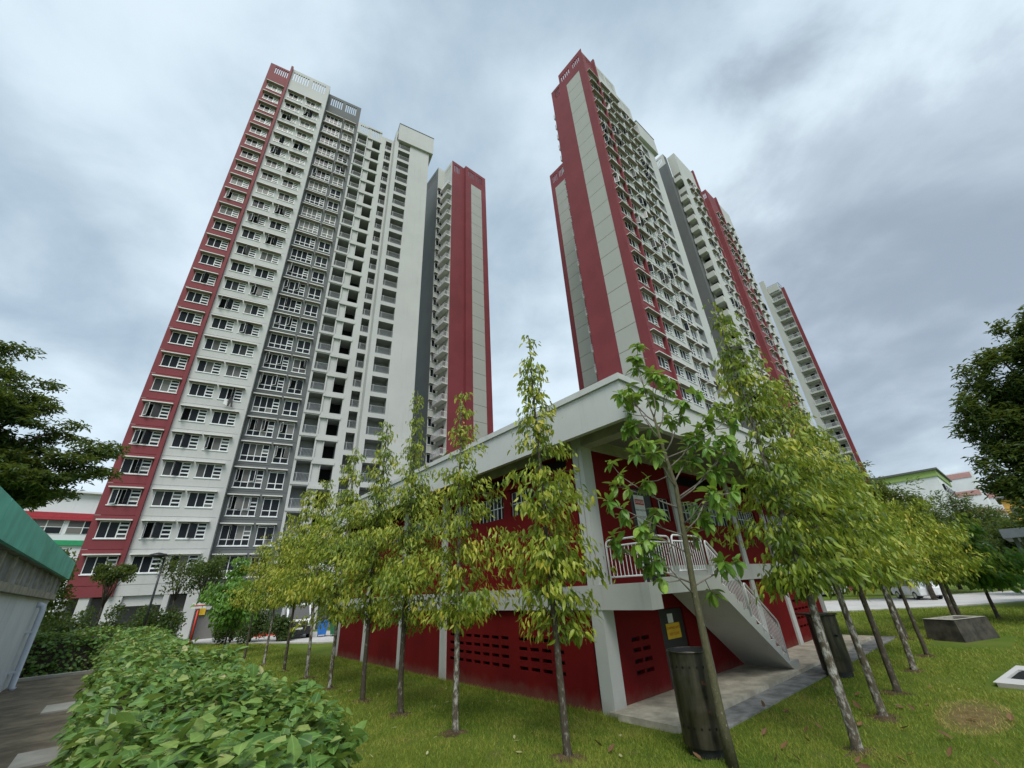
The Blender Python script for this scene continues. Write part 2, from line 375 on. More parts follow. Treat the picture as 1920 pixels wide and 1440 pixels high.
# ================================================================== the two-storey service building
XW, YW, XE, YE = 8.64, 7.09, 24.3, 24.5
sub = empty('service_building', (XW, YW, 0), 'small red and white utility building with flat roof and outside stair', 'building')
def W(b, name, mats, **kw):                        # parts given in world coordinates
    return part(name, b, mats, sub, loc=(-XW, -YW, 0), **kw)
def face_x(b, y_hi): return b
# -- long wall on the lawn side (faces -x): local x runs from y=YE down to y=YW
L = YE - YW
def s_of(y): return YE - y
def side_part(name, mb, mats, parent=None):
    return obj(name, mb.mesh(name, [mats] if isinstance(mats, str) else mats), parent or sub, loc=(0, YE - YW, 0), rz=-math.pi / 2)
vent = []
for (y0, n) in ((13.78, 7), (10.23, 4)):
    for c in range(n):
        for z in (1.27, 1.045, 0.82, 0.595): vent.append((s_of(y0 - c * .46), s_of(y0 - c * .46) + .34, z, z + .085, .14))
mb = MB(); mb.facade(0.02, L - .42, -0.3, 2.02, vent, y=.06, back=1); side_part('ground_floor_wall', mb, ['red_deep', 'dark'])
wins = [(13.75, 12.45), (12.1, 10.67), (10.3, 9.2), (9.0, 7.75), (17.0, 15.95), (15.7, 14.6), (20.6, 19.4), (19.1, 17.9), (24.0, 22.9), (22.6, 21.4)]
up = [(s_of(a), s_of(b), 4.62, 5.36, .16) for a, b in wins] + [(s_of(a), s_of(b), 5.62, 5.98, .3) for a, b in wins]
mb = MB(); mb.facade(0.02, L - .42, 2.55, 6.3, up, y=.06, back=1); side_part('upper_wall', mb, ['red_deep', 'dark'])
for a, b in wins:
    wd = a - b; n = max(4, round(wd / .21)); f = MB()
    for k in range(n + 1): f.box(k * wd / n - .013, k * wd / n + .013, .0, .035, 0, .74)
    for z in (0, .37, .74): f.box(0, wd, .002, .033, z - .013, z + .013)
    wo = obj('window', f.mesh('grid_window', ['frame']), sub); wo.rotation_euler.z = -math.pi / 2
    wo.location = (0.06 + .08, a - YW, 4.62)
    pm = box_mesh('pane', (.014, wd / n - .014, .016, .026, .014, .356), 'glass')
    for k in range(n):
        for z in (0, .37): obj('pane', pm, wo, (k * wd / n, 0, z))
mb = MB()
for a, b in wins: mb.box(s_of(a) - .06, s_of(b) + .06, -.06, .058, 5.42, 5.50)
side_part('window_ledge', mb, 'red_deep')
for y0, y1 in ((14.0, 14.35), (17.2, 17.54), (20.75, 21.05), (24.15, 24.5)):
    W(bx(XW - .012, XW + .3, y0, y1, -.3, 2.018), 'pilaster', 'sub_white')
    W(bx(XW - .012, XW + .3, y0, y1, 2.552, 6.0), 'pilaster', 'sub_white')
W(bx(XW - .03, XW + .4, 5.69, YE + .02, 2.02, 2.55), 'floor_beam', 'sub_white')
W(bx(XW - .015, XW + .405, YW - .02, YW + .33, -.3, 2.018), 'corner_column', 'sub_white')
W(bx(XW - .015, XW + .405, YW - .02, YW + .33, 2.552, 6.3), 'corner_column', 'sub_white')
W(bx(XW - .022, XW - .013, YW + .12, YW + .145, 2.56, 6.0), 'column_joint', 'palestone')
# -- stair side wall (faces -y)
v2 = [(9.70 + c * .40, 10.03 + c * .40, z, z + .085, .14) for c in (0, 1) for z in (1.27, 1.045, 0.82, 0.595)]
v3 = [(20.75 + c * .40, 21.08 + c * .40, z, z + .085, .14) for c in range(6) for z in (1.5, 1.2, 0.9, 0.6)]
mb = MB(); mb.facade(XW + .405, XE, -.1, 2.437, v2 + v3 + [(11.06, 12.30, .12, 1.87, .10)], y=YW + .06, back=1)
W(mb, 'ground_floor_wall', ['red_deep', 'dark'])
w2 = [(12.10, 12.85, 4.25, 4.95), (13.45, 14.9, 4.25, 4.95), (15.2, 16.9, 4.25, 4.95), (17.8, 19.6, 4.25, 4.95), (20.8, 23.0, 4.25, 4.95)]
mb = MB(); mb.facade(XW + .405, 12.0, 2.44, 6.3, [(10.68, 11.85, 2.555, 5.12, .10)], y=YW + .06, back=1); mb.facade(12.0, XE, 2.95, 6.3, [(*a, .16) for a in w2] + [(13.45, 16.9, 5.5, 5.95, .3), (17.8, 23.0, 5.5, 5.95, .3)], y=YW + .06, back=1)
W(mb, 'upper_wall', ['red_deep', 'dark'])
for a, b, z0, z1 in w2:
    wd = b - a; n = max(3, round(wd / .24)); f = MB()
    for k in range(n + 1): f.box(k * wd / n - .013, k * wd / n + .013, 0, .035, 0, .7)
    for z in (0, .35, .7): f.box(0, wd, .002, .033, z - .013, z + .013)
    wo = obj('window', f.mesh('grid_window', ['frame']), sub, loc=(a - XW, .06 + .08, z0))
    pm = box_mesh('pane', (.014, wd / n - .014, .016, .026, .014, .336), 'glass')
    for k in range(n):
        for z in (0, .35): obj('pane', pm, wo, (k * wd / n, 0, z))
mb = MB(); mb.box(12.0, XE + .02, YW - .03, YW + .3, 2.44, 2.948); W(mb, 'floor_beam', 'sub_white')
for x0, x1 in ((12.95, 13.25), (17.2, 17.5), (20.05, 20.4), (23.95, 24.3)):
    W(bx(x0, x1, YW - .012, YW + .3, .1, 2.438), 'pilaster', 'sub_white')
    W(bx(x0, x1, YW - .012, YW + .3, 2.952, 6.0), 'pilaster', 'sub_white')
W(bx(11.09, 12.27, YW + .10, YW + .14, .13, 1.85), 'lower_door', 'black'); W(bx(10.71, 11.82, YW + .10, YW + .14, 2.565, 5.10), 'upper_door', 'black')
# far walls and core
W(bx(XE - .2, XE, YW + .07, YE, -.2, 6.3), 'end_wall', 'red_deep'); W(bx(XW + .1, XE, YE - .2, YE, -.2, 6.3), 'end_wall', 'red_deep')
# -- roof: deep fascia, lip, soffit recessed between beams
RX, RY, RXE, RYE = 7.82, 4.98, 25.1, 25.3
mb = MB()
for a in ((RX, RX + .16, RY, RYE), (RXE - .16, RXE, RY, RYE)): mb.box(a[0], a[1], a[2], a[3], 6.0, 6.975)
for a in ((RX + .16, RXE - .16, RY, RY + .16), (RX + .16, RXE - .16, RYE - .16, RYE)): mb.box(*a, 6.0, 6.975)
W(mb, 'roof_fascia', 'sub_white')
mb = MB()
for a in ((RX - .06, RX + .22, RY - .06, RYE + .06), (RXE - .22, RXE + .06, RY - .06, RYE + .06)): mb.box(*a, 6.978, 7.14)
for a in ((RX + .22, RXE - .22, RY - .06, RY + .22), (RX + .22, RXE - .22, RYE - .22, RYE + .06)): mb.box(*a, 6.978, 7.14)
W(mb, 'roof_lip', 'sub_white')
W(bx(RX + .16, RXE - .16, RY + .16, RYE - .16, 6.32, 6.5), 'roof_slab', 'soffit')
mb = MB(); mb.box(XW - .01, XW + .4, RY + .161, YW - .022, 6.02, 6.318); mb.box(XW + .41, XE, YW - .02, YW + .3, 6.0, 6.318); mb.box(XW - .01, XW + .4, YW + .335, YE, 6.0, 6.318)
W(mb, 'roof_beam', 'concrete')
W(bx(8.55, 8.575, 8.4, 8.425, 7.14, 7.75), 'lightning_rod', 'rail_white')
# -- landing and stair
W(bx(XW + .405, 12.03, 5.69, YW + .055, 2.30, 2.55), 'landing', 'sub_white')
W(bx(9.24, 12.03, 5.692, 5.80, 2.553, 2.64), 'landing_upstand', 'sub_white')
N, X0, X1, ZT = 12, 12.033, 15.18, 2.55
rise, run = (ZT - .12) / (N), (X1 - X0) / (N - 1)
poly = [(X0, ZT)]
for k in range(N - 1):
    poly += [(X0 + k * run, ZT - (k + 1) * rise) if k else (X0, ZT - rise), (X0 + (k + 1) * run, ZT - (k + 1) * rise)]
poly = [(X0, 2.302), *[(x, z) for x, z in []]] + []
prof = [(X0, ZT)]
for k in range(N - 1): prof += [(X0 + k * run + .001, ZT - (k + 1) * rise), (X0 + (k + 1) * run, ZT - (k + 1) * rise)]
under = [(X1 + .02, .122), (X1 - .12, .122), (11.66, 2.299), (X0, 2.302)]
outline = prof + [(X1 + .02, prof[-1][1])] + under
st = MB(); n = len(outline)
ya, yb = 5.69, YW - .035
st.v += [(x, ya, z) for x, z in outline] + [(x, yb, z) for x, z in outline]
for i in range(n):
    j = (i + 1) % n; st.f.append((i, i + n, j + n, j)); st.mi.append(0); st.sm.append(False)
import mathutils
tri = mathutils.geometry.tessellate_polygon([[Vector((x, z, 0)) for x, z in outline]])
for t_ in tri:
    st.f.append(tuple(t_)); st.mi.append(0); st.sm.append(False); st.f.append(tuple(i + n for i in t_)); st.mi.append(0); st.sm.append(False)
import bmesh
me = st.mesh('stair', ['sub_white']); bm_ = bmesh.new(); bm_.from_mesh(me); bmesh.ops.recalc_face_normals(bm_, faces=bm_.faces); bm_.to_mesh(me); bm_.free()
obj('stair', me, sub, loc=(-XW, -YW, 0))
W(bx(X1 + .025, X1 + .40, 5.695, YW - .04, .122, .30), 'bottom_step', 'sub_white')
def rail_panel(pts, h=.92, low=.10, loop=True):
    """pts: two ends (x,y,z) of the foot line; a panel with a raised handrail hoop, mid rail, bottom rail and upright bars"""
    a, b = Vector(pts[0]), Vector(pts[1]); d = (b - a); Ln = d.length; u = d / Ln
    z = Vector((0, 0, 1)); b_ = MB(); r = .024
    P = lambda t, q: a + d * t + z * q
    e = .09 / Ln
    hoop = [P(0, -.06), P(0, h - .09), P(e * .3, h - .03), P(e, h), P(1 - e, h), P(1 - e * .3, h - .03), P(1, h - .09), P(1, -.06)]
    b_.tube(hoop, r, 7)
    b_.tube([P(0, h - .14), P(1, h - .14)], r * .85, 6); b_.tube([P(0, low), P(1, low)], r * .85, 6)
    nb = max(4, int(Ln / .105))
    for k in range(1, nb): b_.tube([P(k / nb, low), P(k / nb, h - .14)], .011, 5, cap=False)
    return b_
for a, b in (((8.80, 6.82, 2.6), (8.80, 5.86, 2.6)), ((8.84, 5.75, 2.62), (9.92, 5.75, 2.62)), ((10.06, 5.75, 2.66), (11.52, 5.75, 2.66)), ((11.72, 5.75, 2.60), (13.30, 5.75, 1.50)), ((13.42, 5.75, 1.50), (15.05, 5.75, .37))):
    W(rail_panel((a, b)), 'railing', 'rail_white')
# -- apron, drain
W(bx(8.50, 23.64, 5.55, YW + .05, -.08, .12), 'apron', 'apron')
W(bx(8.62, 24.4, 4.98, 5.545, -.08, .035), 'drain_edge', 'drain')
# -- notices, each a plate of its own with raised flat lettering
def text_on(parent, body, mat, size, loc, rz=0.0, name='lettering', roll=0.0):
    cu = D.curves.new(name, 'FONT'); cu.body = body; cu.size = size; cu.align_x = 'CENTER'; cu.align_y = 'CENTER'; cu.extrude = 0.0008
    cu.materials.append(MT[mat]); o = D.objects.new(name, cu); COL.objects.link(o)
    bpy.context.view_layer.update(); me = D.meshes.new_from_object(o.evaluated_get(bpy.context.evaluated_depsgraph_get())); D.objects.remove(o)
    me.materials.clear(); me.materials.append(MT[mat]); return obj(name, me, parent, loc, rot=(math.pi / 2, roll, rz))
sg = tag(part('warning_sign', bx(-.26, .26, -.01, 0, -.5, .5), 'signwhite', loc=(11.16, YW + .095, 4.42)), 'white danger notice with red heading on the upper landing door', 'sign')
sb = part('heading_band', bx(-.23, .23, -.013, -.0102, .22, .38), 'signred', sg)
text_on(sg, 'DANGER', 'signwhite', .13, (0, -.0155, .30)); text_on(sg, 'HIGH VOLTAGE', 'signblack', .072, (0, -.0125, .06)); text_on(sg, 'KEEP OUT', 'signblack', .085, (0, -.0125, -.14))
sy = tag(part('warning_sign', bx(-.34, .34, -.01, 0, -.18, .18), 'yellow', loc=(11.68, YW + .095, 1.33)), 'yellow notice with red words on the dark lower door', 'sign')
text_on(sy, 'CONFINED SPACE', 'signred', .082, (0, -.0125, .07)); text_on(sy, 'KEEP CLEAR', 'signred', .092, (0, -.0125, -.07))
tag(part('paper_notice', bx(-.13, .13, -.008, 0, -.11, .11), 'signwhite', loc=(11.62, YW + .096, 1.63)), 'small grey paper notice just above the yellow notice', 'notice')

# ================================================================== windows of the towers
WT = dict(
    A=dict(w=2.06, h=1.40, cas=[(.06, .66, .06, 1.34, 'l'), (.72, 1.32, .06, 1.34, 'r')],
           fix=[(1.40, 2.0, .06, .30), (1.40, 2.0, .42, .66), (1.40, 2.0, .78, 1.02), (1.40, 2.0, 1.14, 1.34)], hood=(-.22, 2.22)),
    B=dict(w=2.52, h=1.93, cas=[(.06, .62, .62, 1.87, 'l'), (.68, 1.24, .62, 1.87, 'r'), (1.30, 1.86, .62, 1.87, 'l')],
           fix=[(.06, .62, .06, .54), (.68, 1.24, .06, .54), (1.30, 1.86, .06, .54), (1.93, 2.46, .06, .54), (1.93, 2.46, .64, .90), (1.93, 2.46, 1.02, 1.28), (1.93, 2.46, 1.40, 1.87)], hood=(-.2, 2.62)),
    C=dict(w=1.50, h=1.93, cas=[(.06, .71, .62, 1.72, 'l'), (.79, 1.44, .62, 1.72, 'r')], fix=[(.06, .71, .06, .54), (.79, 1.44, .06, .54), (.06, 1.44, 1.78, 1.87)], hood=(-.2, 1.66)),
    S=dict(w=1.20, h=1.35, cas=[(.06, .57, .06, 1.29, 'l'), (.63, 1.14, .06, 1.29, 'r')], fix=[], hood=(-.15, 1.35)),
)
def frame_mesh(t):
    def go():
        T = WT[t]; mb = MB()
        rects = [r[:4] for r in T['cas']] + list(T['fix'])
        mb.facade(0, T['w'], 0, T['h'], [(*r, .05) for r in rects], y=.02)
        mb.box(-.06, T['w'] + .06, -.07, .018, -.08, -.002)
        return mb.mesh('window_frame_' + t, ['frame'])
    return shared(('frame', t), go)
def glazing_mesh(t, mask):
    def go():
        mb = MB(); T = WT[t]
        for k, r in enumerate(T['cas']):
            if not mask >> k & 1: mb.face([(r[0] - .01, .06, r[2] - .01), (r[1] + .01, .06, r[2] - .01), (r[1] + .01, .06, r[3] + .01), (r[0] - .01, .06, r[3] + .01)])
        for r in T['fix']: mb.face([(r[0] - .01, .06, r[2] - .01), (r[1] + .01, .06, r[2] - .01), (r[1] + .01, .06, r[3] + .01), (r[0] - .01, .06, r[3] + .01)])
        return mb.mesh('glazing', ['glass'])
    return shared(('glz', t, mask), go)
def sash_mesh(wd, h):
    def go():
        mb = MB(); mb.facade(0, wd, 0, h, [(.05, wd - .05, .05, h - .05, .03)], y=-.015, m=0, back=1)
        mb.box(0, wd, .016, .02, 0, h, m=1)
        return mb.mesh('sash', ['frame', 'glass'])
    return shared(('sash', round(wd, 3), round(h, 3)), go)
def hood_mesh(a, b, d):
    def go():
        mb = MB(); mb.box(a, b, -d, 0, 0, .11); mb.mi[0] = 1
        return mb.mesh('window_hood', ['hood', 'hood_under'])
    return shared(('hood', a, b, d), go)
def place_window(root, x, z, y, t, rich, p_open=.3, hood=True, hood_d=.46):
    T = WT[t]; wo = obj('window', frame_mesh(t), root, (x, y, z))
    mask = 0
    if random.random() < p_open:
        mask = random.choice([1, 2, 3, 3] if len(T['cas']) == 2 else [1, 2, 4, 3, 7, 5])
    if rich:
        for k, r in enumerate([c[:4] for c in T['cas']] + list(T['fix'])):
            if k < len(T['cas']) and mask >> k & 1: continue
            obj('pane', box_mesh('pane', (-.01, r[1] - r[0] + .01, 0, .006, -.01, r[3] - r[2] + .01), 'glass'), wo, (r[0], .06, r[2]))
    else:
        obj('glazing', glazing_mesh(t, mask), wo)
    for k, r in enumerate(T['cas']):
        if mask >> k & 1:
            a = R(random.uniform(18, 80)); me = sash_mesh(r[1] - r[0], r[3] - r[2])
            if r[4] == 'l': obj('sash', me, wo, (r[0], -.0, r[2]), -a)
            else: obj('sash', me, wo, (r[1], -.0, r[2]), math.pi + a)
    if hood:
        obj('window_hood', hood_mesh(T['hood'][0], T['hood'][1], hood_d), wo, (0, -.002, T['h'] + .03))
    return wo
def railing_mesh(wd, h=1.0, mat='rail', post=True):
    def go():
        mb = MB(); mb.box(0, wd, -.02, .02, h - .05, h); mb.box(0, wd, -.015, .015, .08, .12)
        n = int(wd / .13)
        for k in range(n + 1):
            x = wd * k / n; mb.box(x - .012, x + .012, -.012, .012, .0, h - .02)
        if post: mb.box(.22, .30, -.03, .03, 0, h + .05)
        return mb.mesh('railing', [mat])
    return shared(('rail', round(wd, 3), h, mat, post), go)
NF, HZ, FP = 26, 6.95, 2.8                       # storeys, top of the first window hood, storey height
def slots(x0, x1, n, z0, z1):
    p = (x1 - x0) / n; return [(x0 + k * p, x0 + k * p + p * .55, z0, z1, .22, 'open') for k in range(n)]
def joints(x0, x1, zs, d=.03): return [(x0, x1, z - .022, z + .022, d, 0) for z in zs]
ZJ = [4.52 + FP * k for k in range(NF + 1)]
def block_front(root, off, rec, full):
    """the stepped front shared by the slab blocks: red bay, white bay, recessed bay, balconies"""
    red, white, grey = [], [], []
    for k in range(NF):
        h = HZ + FP * k; rich = full and k < 12
        zA, zB = h - .12 - 1.42, h - .12 - 1.95
        for lst, x, t, z, y in ((red, -2.58, 'A', zA, 0), (white, .45, 'A', zA, 0), (white, 3.03, 'A', zA, 0), (grey, 6.20, 'B', zB, rec), (grey, 9.22, 'C', zB, rec)):
            T = WT[t]; lst.append((x + off, x + off + T['w'], z, z + T['h'], .22))
            place_window(root, x + off, z, y, t, rich and (t == 'A' or k < 7), .55 if t == 'B' else .34)
    a = MB(); a.facade(-3.13 + off, -.32 + off, 3.68, 82.2, red + slots(-2.35 + off, -.35 + off, 7, 79.95, 81.75) + joints(-3.13 + off, -.32 + off, ZJ), back=1); 
    part('red_wall', a, ['red', 'dark'], root)
    a = MB(); a.box(-.32 + off, -.02 + off, -.32, .2, 3.68, 83.35); part('red_fin', a, 'red', root)
    a = MB(); a.facade(-.02 + off, 5.84 + off, 3.68, 83.1, white + slots(.25 + off, 2.75 + off, 7, 80.2, 82.45) + slots(3.2 + off, 5.35 + off, 6, 80.2, 82.45) + joints(-.02 + off, 5.84 + off, ZJ), back=1)
    part('white_wall', a, ['white', 'dark'], root)
    part('white_return', bx(5.62 + off, 5.838 + off, .004, rec + .4, 3.68, 83.098), 'white', root)
    xe = 11.29
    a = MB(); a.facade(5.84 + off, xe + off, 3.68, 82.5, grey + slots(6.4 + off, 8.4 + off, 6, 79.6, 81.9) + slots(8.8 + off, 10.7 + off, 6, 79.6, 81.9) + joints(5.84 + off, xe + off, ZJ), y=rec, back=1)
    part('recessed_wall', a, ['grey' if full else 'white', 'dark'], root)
    a = MB()
    a.box(-3.12 + off + (0 if full else .3), -2.7 + off, .004 + (0 if full else .3), 9 if full else 7.1, 0, 79.0)
    a.box(-2.9 + off, 24 + off if full else 16.1 + off, 3.2, 9 if full else 7.1, 0, 77.0)
    a.box(-2.9 + off, xe + off, .4 + rec, 3.2, 78.6, 79.3)
    part('block_core', a, 'recess', root)
    return xe
lt = -0.200797
T_ = Vector((math.cos(lt), math.sin(lt), 0)); N_ = Vector((-math.sin(lt), math.cos(lt), 0))
org = N_ * 49.183 + T_ * -10.917
left = empty('apartment_block', org, 'tall red, white and grey apartment block with rows of hooded windows facing the lawn', 'apartment block', 'apartment blocks of the estate', rz=lt)
rec = 0.98
block_front(left, 0, rec, True)
b1, st_, w3, sh = [], [], [], []
for k in range(NF):
    h = HZ + FP * k
    if k < 25:
        b1.append((11.55, 13.05, h - 1.12, h + 1.22, 1.5, 2)); obj('railing', railing_mesh(1.5), left, (11.55, rec + .06, h - 1.12))
        st_ += [(14.06, 15.38, h - 1.1, h + .92, 2.0), (13.22, 13.98, h - 1.1, h + .92, .14, 0)]
        w3.append((16.27, 17.3, h + .1, h + 2.3, 1.5)); obj('railing', railing_mesh(1.03), left, (16.27, rec + .06, h + .1))
        sh.append((18.2, 20.2, h - 1.25, h + .95, 1.6)); obj('railing', railing_mesh(2.0), left, (18.2, -1.23 + .06, h - 1.25))
a = MB(); a.facade(11.29, 15.45, 3.68, 78.4, b1 + st_ + slots(11.75, 13.3, 5, 75.9, 77.9) + slots(13.7, 15.1, 5, 75.9, 77.9), y=rec, mr=2, back=1); 
part('balcony_wall', a, ['white', 'dark', 'recess'], left)
a = MB(); a.facade(15.45, 17.56, 3.68, 77.3, w3, y=rec, mr=2, back=2); part('balcony_wall', a, ['white', 'dark', 'recess'], left)
for k in range(NF):
    obj('floor_beam', box_mesh('floor_beam', (13.1, 15.46, rec - .12, rec + .1, .96, 1.30), 'white'), left, (0, 0, HZ + FP * k)); obj('balcony_slab', box_mesh('balcony_slab', (11.32, 13.12, rec - .1, rec + .1, -1.45, -1.14), 'white'), left, (0, 0, HZ + FP * k))
a = MB(); a.facade(17.56, 23.64, 0, 74.6, sh, y=-1.23, mr=2, back=2); part('shaft_wall', a, ['white', 'dark', 'recess'], left)
part('shaft_return', bx(17.562, 17.78, -1.226, rec + .4, 0, 77.2), 'white', left); part('shaft_return', bx(23.42, 23.638, -1.226, 9, 0, 74.6), 'white', left)
part('roof_tank_room', bx(17.95, 24.3, -1.6, 5, 74.6, 79.0), 'white', left); part('roof_edge', bx(17.9, 24.35, -1.65, 5.05, 79.003, 79.16), 'grey', left)
# void deck at the foot: columns, beams, dark openings, a glazed lobby
for x0, x1 in ((-.35, .62), (3.35, 3.75), (5.0, 5.85)): part('void_deck_column', bx(x0, x1, 0.02, .8, 0, 3.678), 'white', left)
for x0, x1 in ((8.3, 8.9), (11.0, 11.6), (15.2, 15.9)): part('void_deck_column', bx(x0, x1, rec + .02, rec + .8, 0, 3.678), 'white', left)
part('void_deck_column', bx(-3.12, -2.72, .02, .8, 0, 3.678), 'red', left); part('void_deck_column', bx(-2.1, -1.45, .1, .8, 0, 3.678), 'white', left)
mb = MB(); mb.box(3.75, 5.0, .1, .2, 1.95, 2.3); mb.box(3.75, 5.0, .1, .2, .95, 1.05); mb.box(5.85, 8.3, .9, 1.0, 2.3, 2.55); mb.box(.62, 3.35, .25, .4, 2.9, 3.67)
part('lobby_transom', mb, 'white', left)
part('lobby_glazing', bx(3.75, 8.3, 1.05, 1.1, 0, 3.6), 'glass', left)
part('void_deck_back', bx(-3, 24, 3.0, 3.19, 0, 3.6), 'recess', left)
tag(part('wall_notice', bx(-.22, .22, -.02, 0, -.3, .3), 'yellow', loc=org + T_ * 6.35 + N_ * .88 + Vector((0, 0, 2.2)), rz=lt), 'small yellow notice by the lobby door of the left block', 'notice')
# washing hung out of one window
wl = tag(part('laundry', (lambda m_: (m_.prism([(-.3, 0), (-.05, -.05), (.02, -.75), (-.3, -.6)], -.04, .0, axis=1), m_)[1])(MB()), 'signwhite', loc=org + T_ * 4.0 + N_ * -.45 + Vector((0, 0, 22.15)), rz=lt), 'white and black washing hanging below an open window of the left block', 'laundry')
part('dark_garment', (lambda m_: (m_.prism([(.05, .1), (.42, .05), (.55, -.85), (.38, -.85), (.3, -.35), (.2, -.85), (.06, -.85)], -.05, .0, axis=1), m_)[1])(MB()), 'signblack', wl)

# ------------------------------------------------------------------ right-hand block with its gable
GX, GY = 35.35, 17.77
rb = empty('apartment_block', (GX, GY, 0), 'tall red and white block with grey panelled gable end, rising behind the utility building', 'apartment block', 'apartment blocks of the estate')
block_front(rb, 3.13, .55, False)
tri = []
for k in range(NF):
    h = HZ + FP * k
    if k < 24:
        tri.append((14.75, 16.85, h - 1.12, h + 1.10, 1.5)); obj('railing', railing_mesh(2.1), rb, (14.75, .55 + .06, h - 1.12))
a = MB(); a.facade(14.42, 19.3, 0, 77.5, tri, y=.55, mr=2, back=2); part('shaft_wall', a, ['white', 'dark', 'recess'], rb)
part('roof_tank_room', bx(14.2, 20.0, 0, 6, 73.7, 77.9), 'white', rb); part('roof_edge', bx(14.15, 20.05, -.05, 6.05, 78.003, 78.15), 'grey', rb)
part('shaft_return', bx(19.1, 19.3, .555, 9, 0, 77.5), 'white', rb)
def gable(root, x, y_hi, y_lo, top, panel, step=None, sl=(), name='gable_wall', mat='red', zp=78.6, n=27):
    """end wall facing -x between y_lo and y_hi (root-local), with a recessed strip of separate precast panels"""
    Lg = y_hi - y_lo
    p0, p1 = y_hi - panel[1], y_hi - panel[0]
    holes = [(p0, p1, 0.2, zp, .06)]
    for (ya, yb, k, z0, z1) in sl: holes += slots(y_hi - yb, y_hi - ya, k, z0, z1)
    mb = MB()
    if step:
        s0 = y_hi - step[0]
        mb.facade(0, s0, 0, step[1], [h for h in holes if h[0] < s0], back=None)
        mb.facade(s0, Lg, 0, top, [h for h in holes if h[0] >= s0], back=None)
    else: mb.facade(0, Lg, 0, top, holes, back=None)
    o = part(name, mb, mat, root, loc=(x, y_hi, 0), rz=-math.pi / 2)
    pm = box_mesh('panel', (p0 + .015, p1 - .015, .02, .12, .03, 2.77), 'panel')
    for k in range(n):
        z = zp - FP * (k + 1)
        if z > -2: obj('panel', pm, root, (x, y_hi, z), -math.pi / 2)
gable(rb, -.004, 7.35, 0, 83.4, (1.2, 4.05), step=(5.30, 81.05), sl=[(.65, 2.3, 5, 80.7, 82.3), (2.85, 4.9, 5, 80.7, 82.3), (5.5, 6.6, 4, 78.3, 80.5)])
part('gable_return', bx(0, 4, 7.15, 7.348, 0, 79), 'red', rb); part('side_wall', bx(4, 19, 7.11, 7.3, 0, 77), 'white2', rb)
bl = MB(); bl.box(0, 2.2, 0, 1.0, 0, .14)
blm = bl.mesh('balcony_slab', ['hood'])
for k in range(1, 26):
    z = HZ + FP * k - 1.3
    s_ = obj('balcony', blm, rb, (1.0, 7.35, z))
    obj('railing', railing_mesh(.95, .95, 'rail_white', False), s_, (0, .97, .14), -math.pi / 2)
    obj('railing', railing_mesh(2.1, .95, 'rail_white', False), s_, (.05, .97, .14))
# farther bays of the same block
def bay(root, x0, x1, y, top, mat, wx, off_z=0.0, cap=True, p_open=.3, wt='S'):
    hl = []
    for k in range(NF):
        h = HZ + FP * k - .3
        for x in wx:
            T = WT[wt]; hl.append((x, x + T['w'], h - T['h'] - .1, h - .1, .2)); place_window(root, x, h - T['h'] - .1, y, wt, False, p_open)
    a = MB(); a.facade(x0, x1, 0, top, hl, y=y, back=1); part('bay_wall', a, [mat, 'dark'], root)
ox, oy = GX, GY
def X_(v): return v - ox
def Y_(v): return v - oy
bay(rb, X_(65.2), X_(73.0), Y_(18.0), 83.4, 'white', [X_(67.4), X_(69.0), X_(71.2)])
part('red_fin', bx(X_(73.0), X_(73.5), Y_(17.7), Y_(20), 0, 84.2), 'red', rb)
bay(rb, X_(73.5), X_(79.4), Y_(19.3), 80, 'white', [X_(75), X_(77)])
bay(rb, X_(79.4), X_(84.3), Y_(18.2), 83.4, 'red', [X_(81.0), X_(82.8)])
part('red_fin', bx(X_(84.3), X_(84.8), Y_(17.9), Y_(20), 0, 84.2), 'red', rb)
bay(rb, X_(84.8), X_(91.5), Y_(18.2), 83.4, 'white', [X_(86), X_(88.3)])
def xwall(root, x, y0, y1, top, mat, holes=(), name='bay_side', z0=0, back=None, mats=None):
    mb = MB(); mb.facade(0, y1 - y0, z0, top, holes, back=back)
    return part(name, mb, mats or mat, root, loc=(x, y1, 0), rz=-math.pi / 2)
xwall(rb, X_(63.5), Y_(19.6), Y_(24.5), 80.3, 'grey'); xwall(rb, X_(63.5), Y_(19.6), Y_(24.5), 83.4, 'white2', slots(3.2, 4.4, 4, 81.0, 82.9), z0=80.302)
part('grey_fin', bx(X_(63.502), X_(64.9), Y_(19.6), Y_(19.95), 0, 83.398), 'grey', rb)
xwall(rb, X_(65.2), Y_(18.0), Y_(19.6), 83.4, 'white2', [(0.1, 1.5, HZ + FP * k - 1.0, HZ + FP * k + .55, 1.2) for k in range(NF)], back=1, mats=['white2', 'dark'])
xwall(rb, X_(79.4), Y_(18.2), Y_(19.3), 83.4, 'red', slots(.15, .85, 3, 80.9, 82.6))
pb = MB(); pb.box(-.75, 0, .02, 1.4, 0, 1.1); pbm = pb.mesh('balcony', ['white2'])
for k in range(NF):
    if k % 7 != 3: obj('balcony', pbm, rb, (X_(65.195), Y_(18.05), HZ + FP * k - 2.15))
part('bay_core', bx(X_(65.3), X_(91.5), Y_(20.2), Y_(28), 0, 79.5), 'recess', rb); part('bay_core', bx(X_(56), X_(64.5), Y_(24.5), Y_(28), 0, 78), 'white', rb)
part('end_return', bx(X_(91.3), X_(91.5), Y_(18.21), Y_(28), 0, 83.3), 'white', rb)

# ------------------------------------------------------------------ narrower block farther back on the left of that gable
wb = empty('apartment_block', (48.06, 33.2, 0), 'narrow red gable with grey panels half hidden behind the right-hand block', 'apartment block', 'apartment blocks of the estate')
gable(wb, 0, 4.9, -1.5, 83.4, (1.1, 3.9), sl=[(2.85, 4.3, 4, 80.2, 82.4), (.9, 2.4, 4, 80.2, 82.4)], zp=78.5)
part('block_core', bx(.3, 12, -1.4, 4.85, 0, 79), 'red', wb)

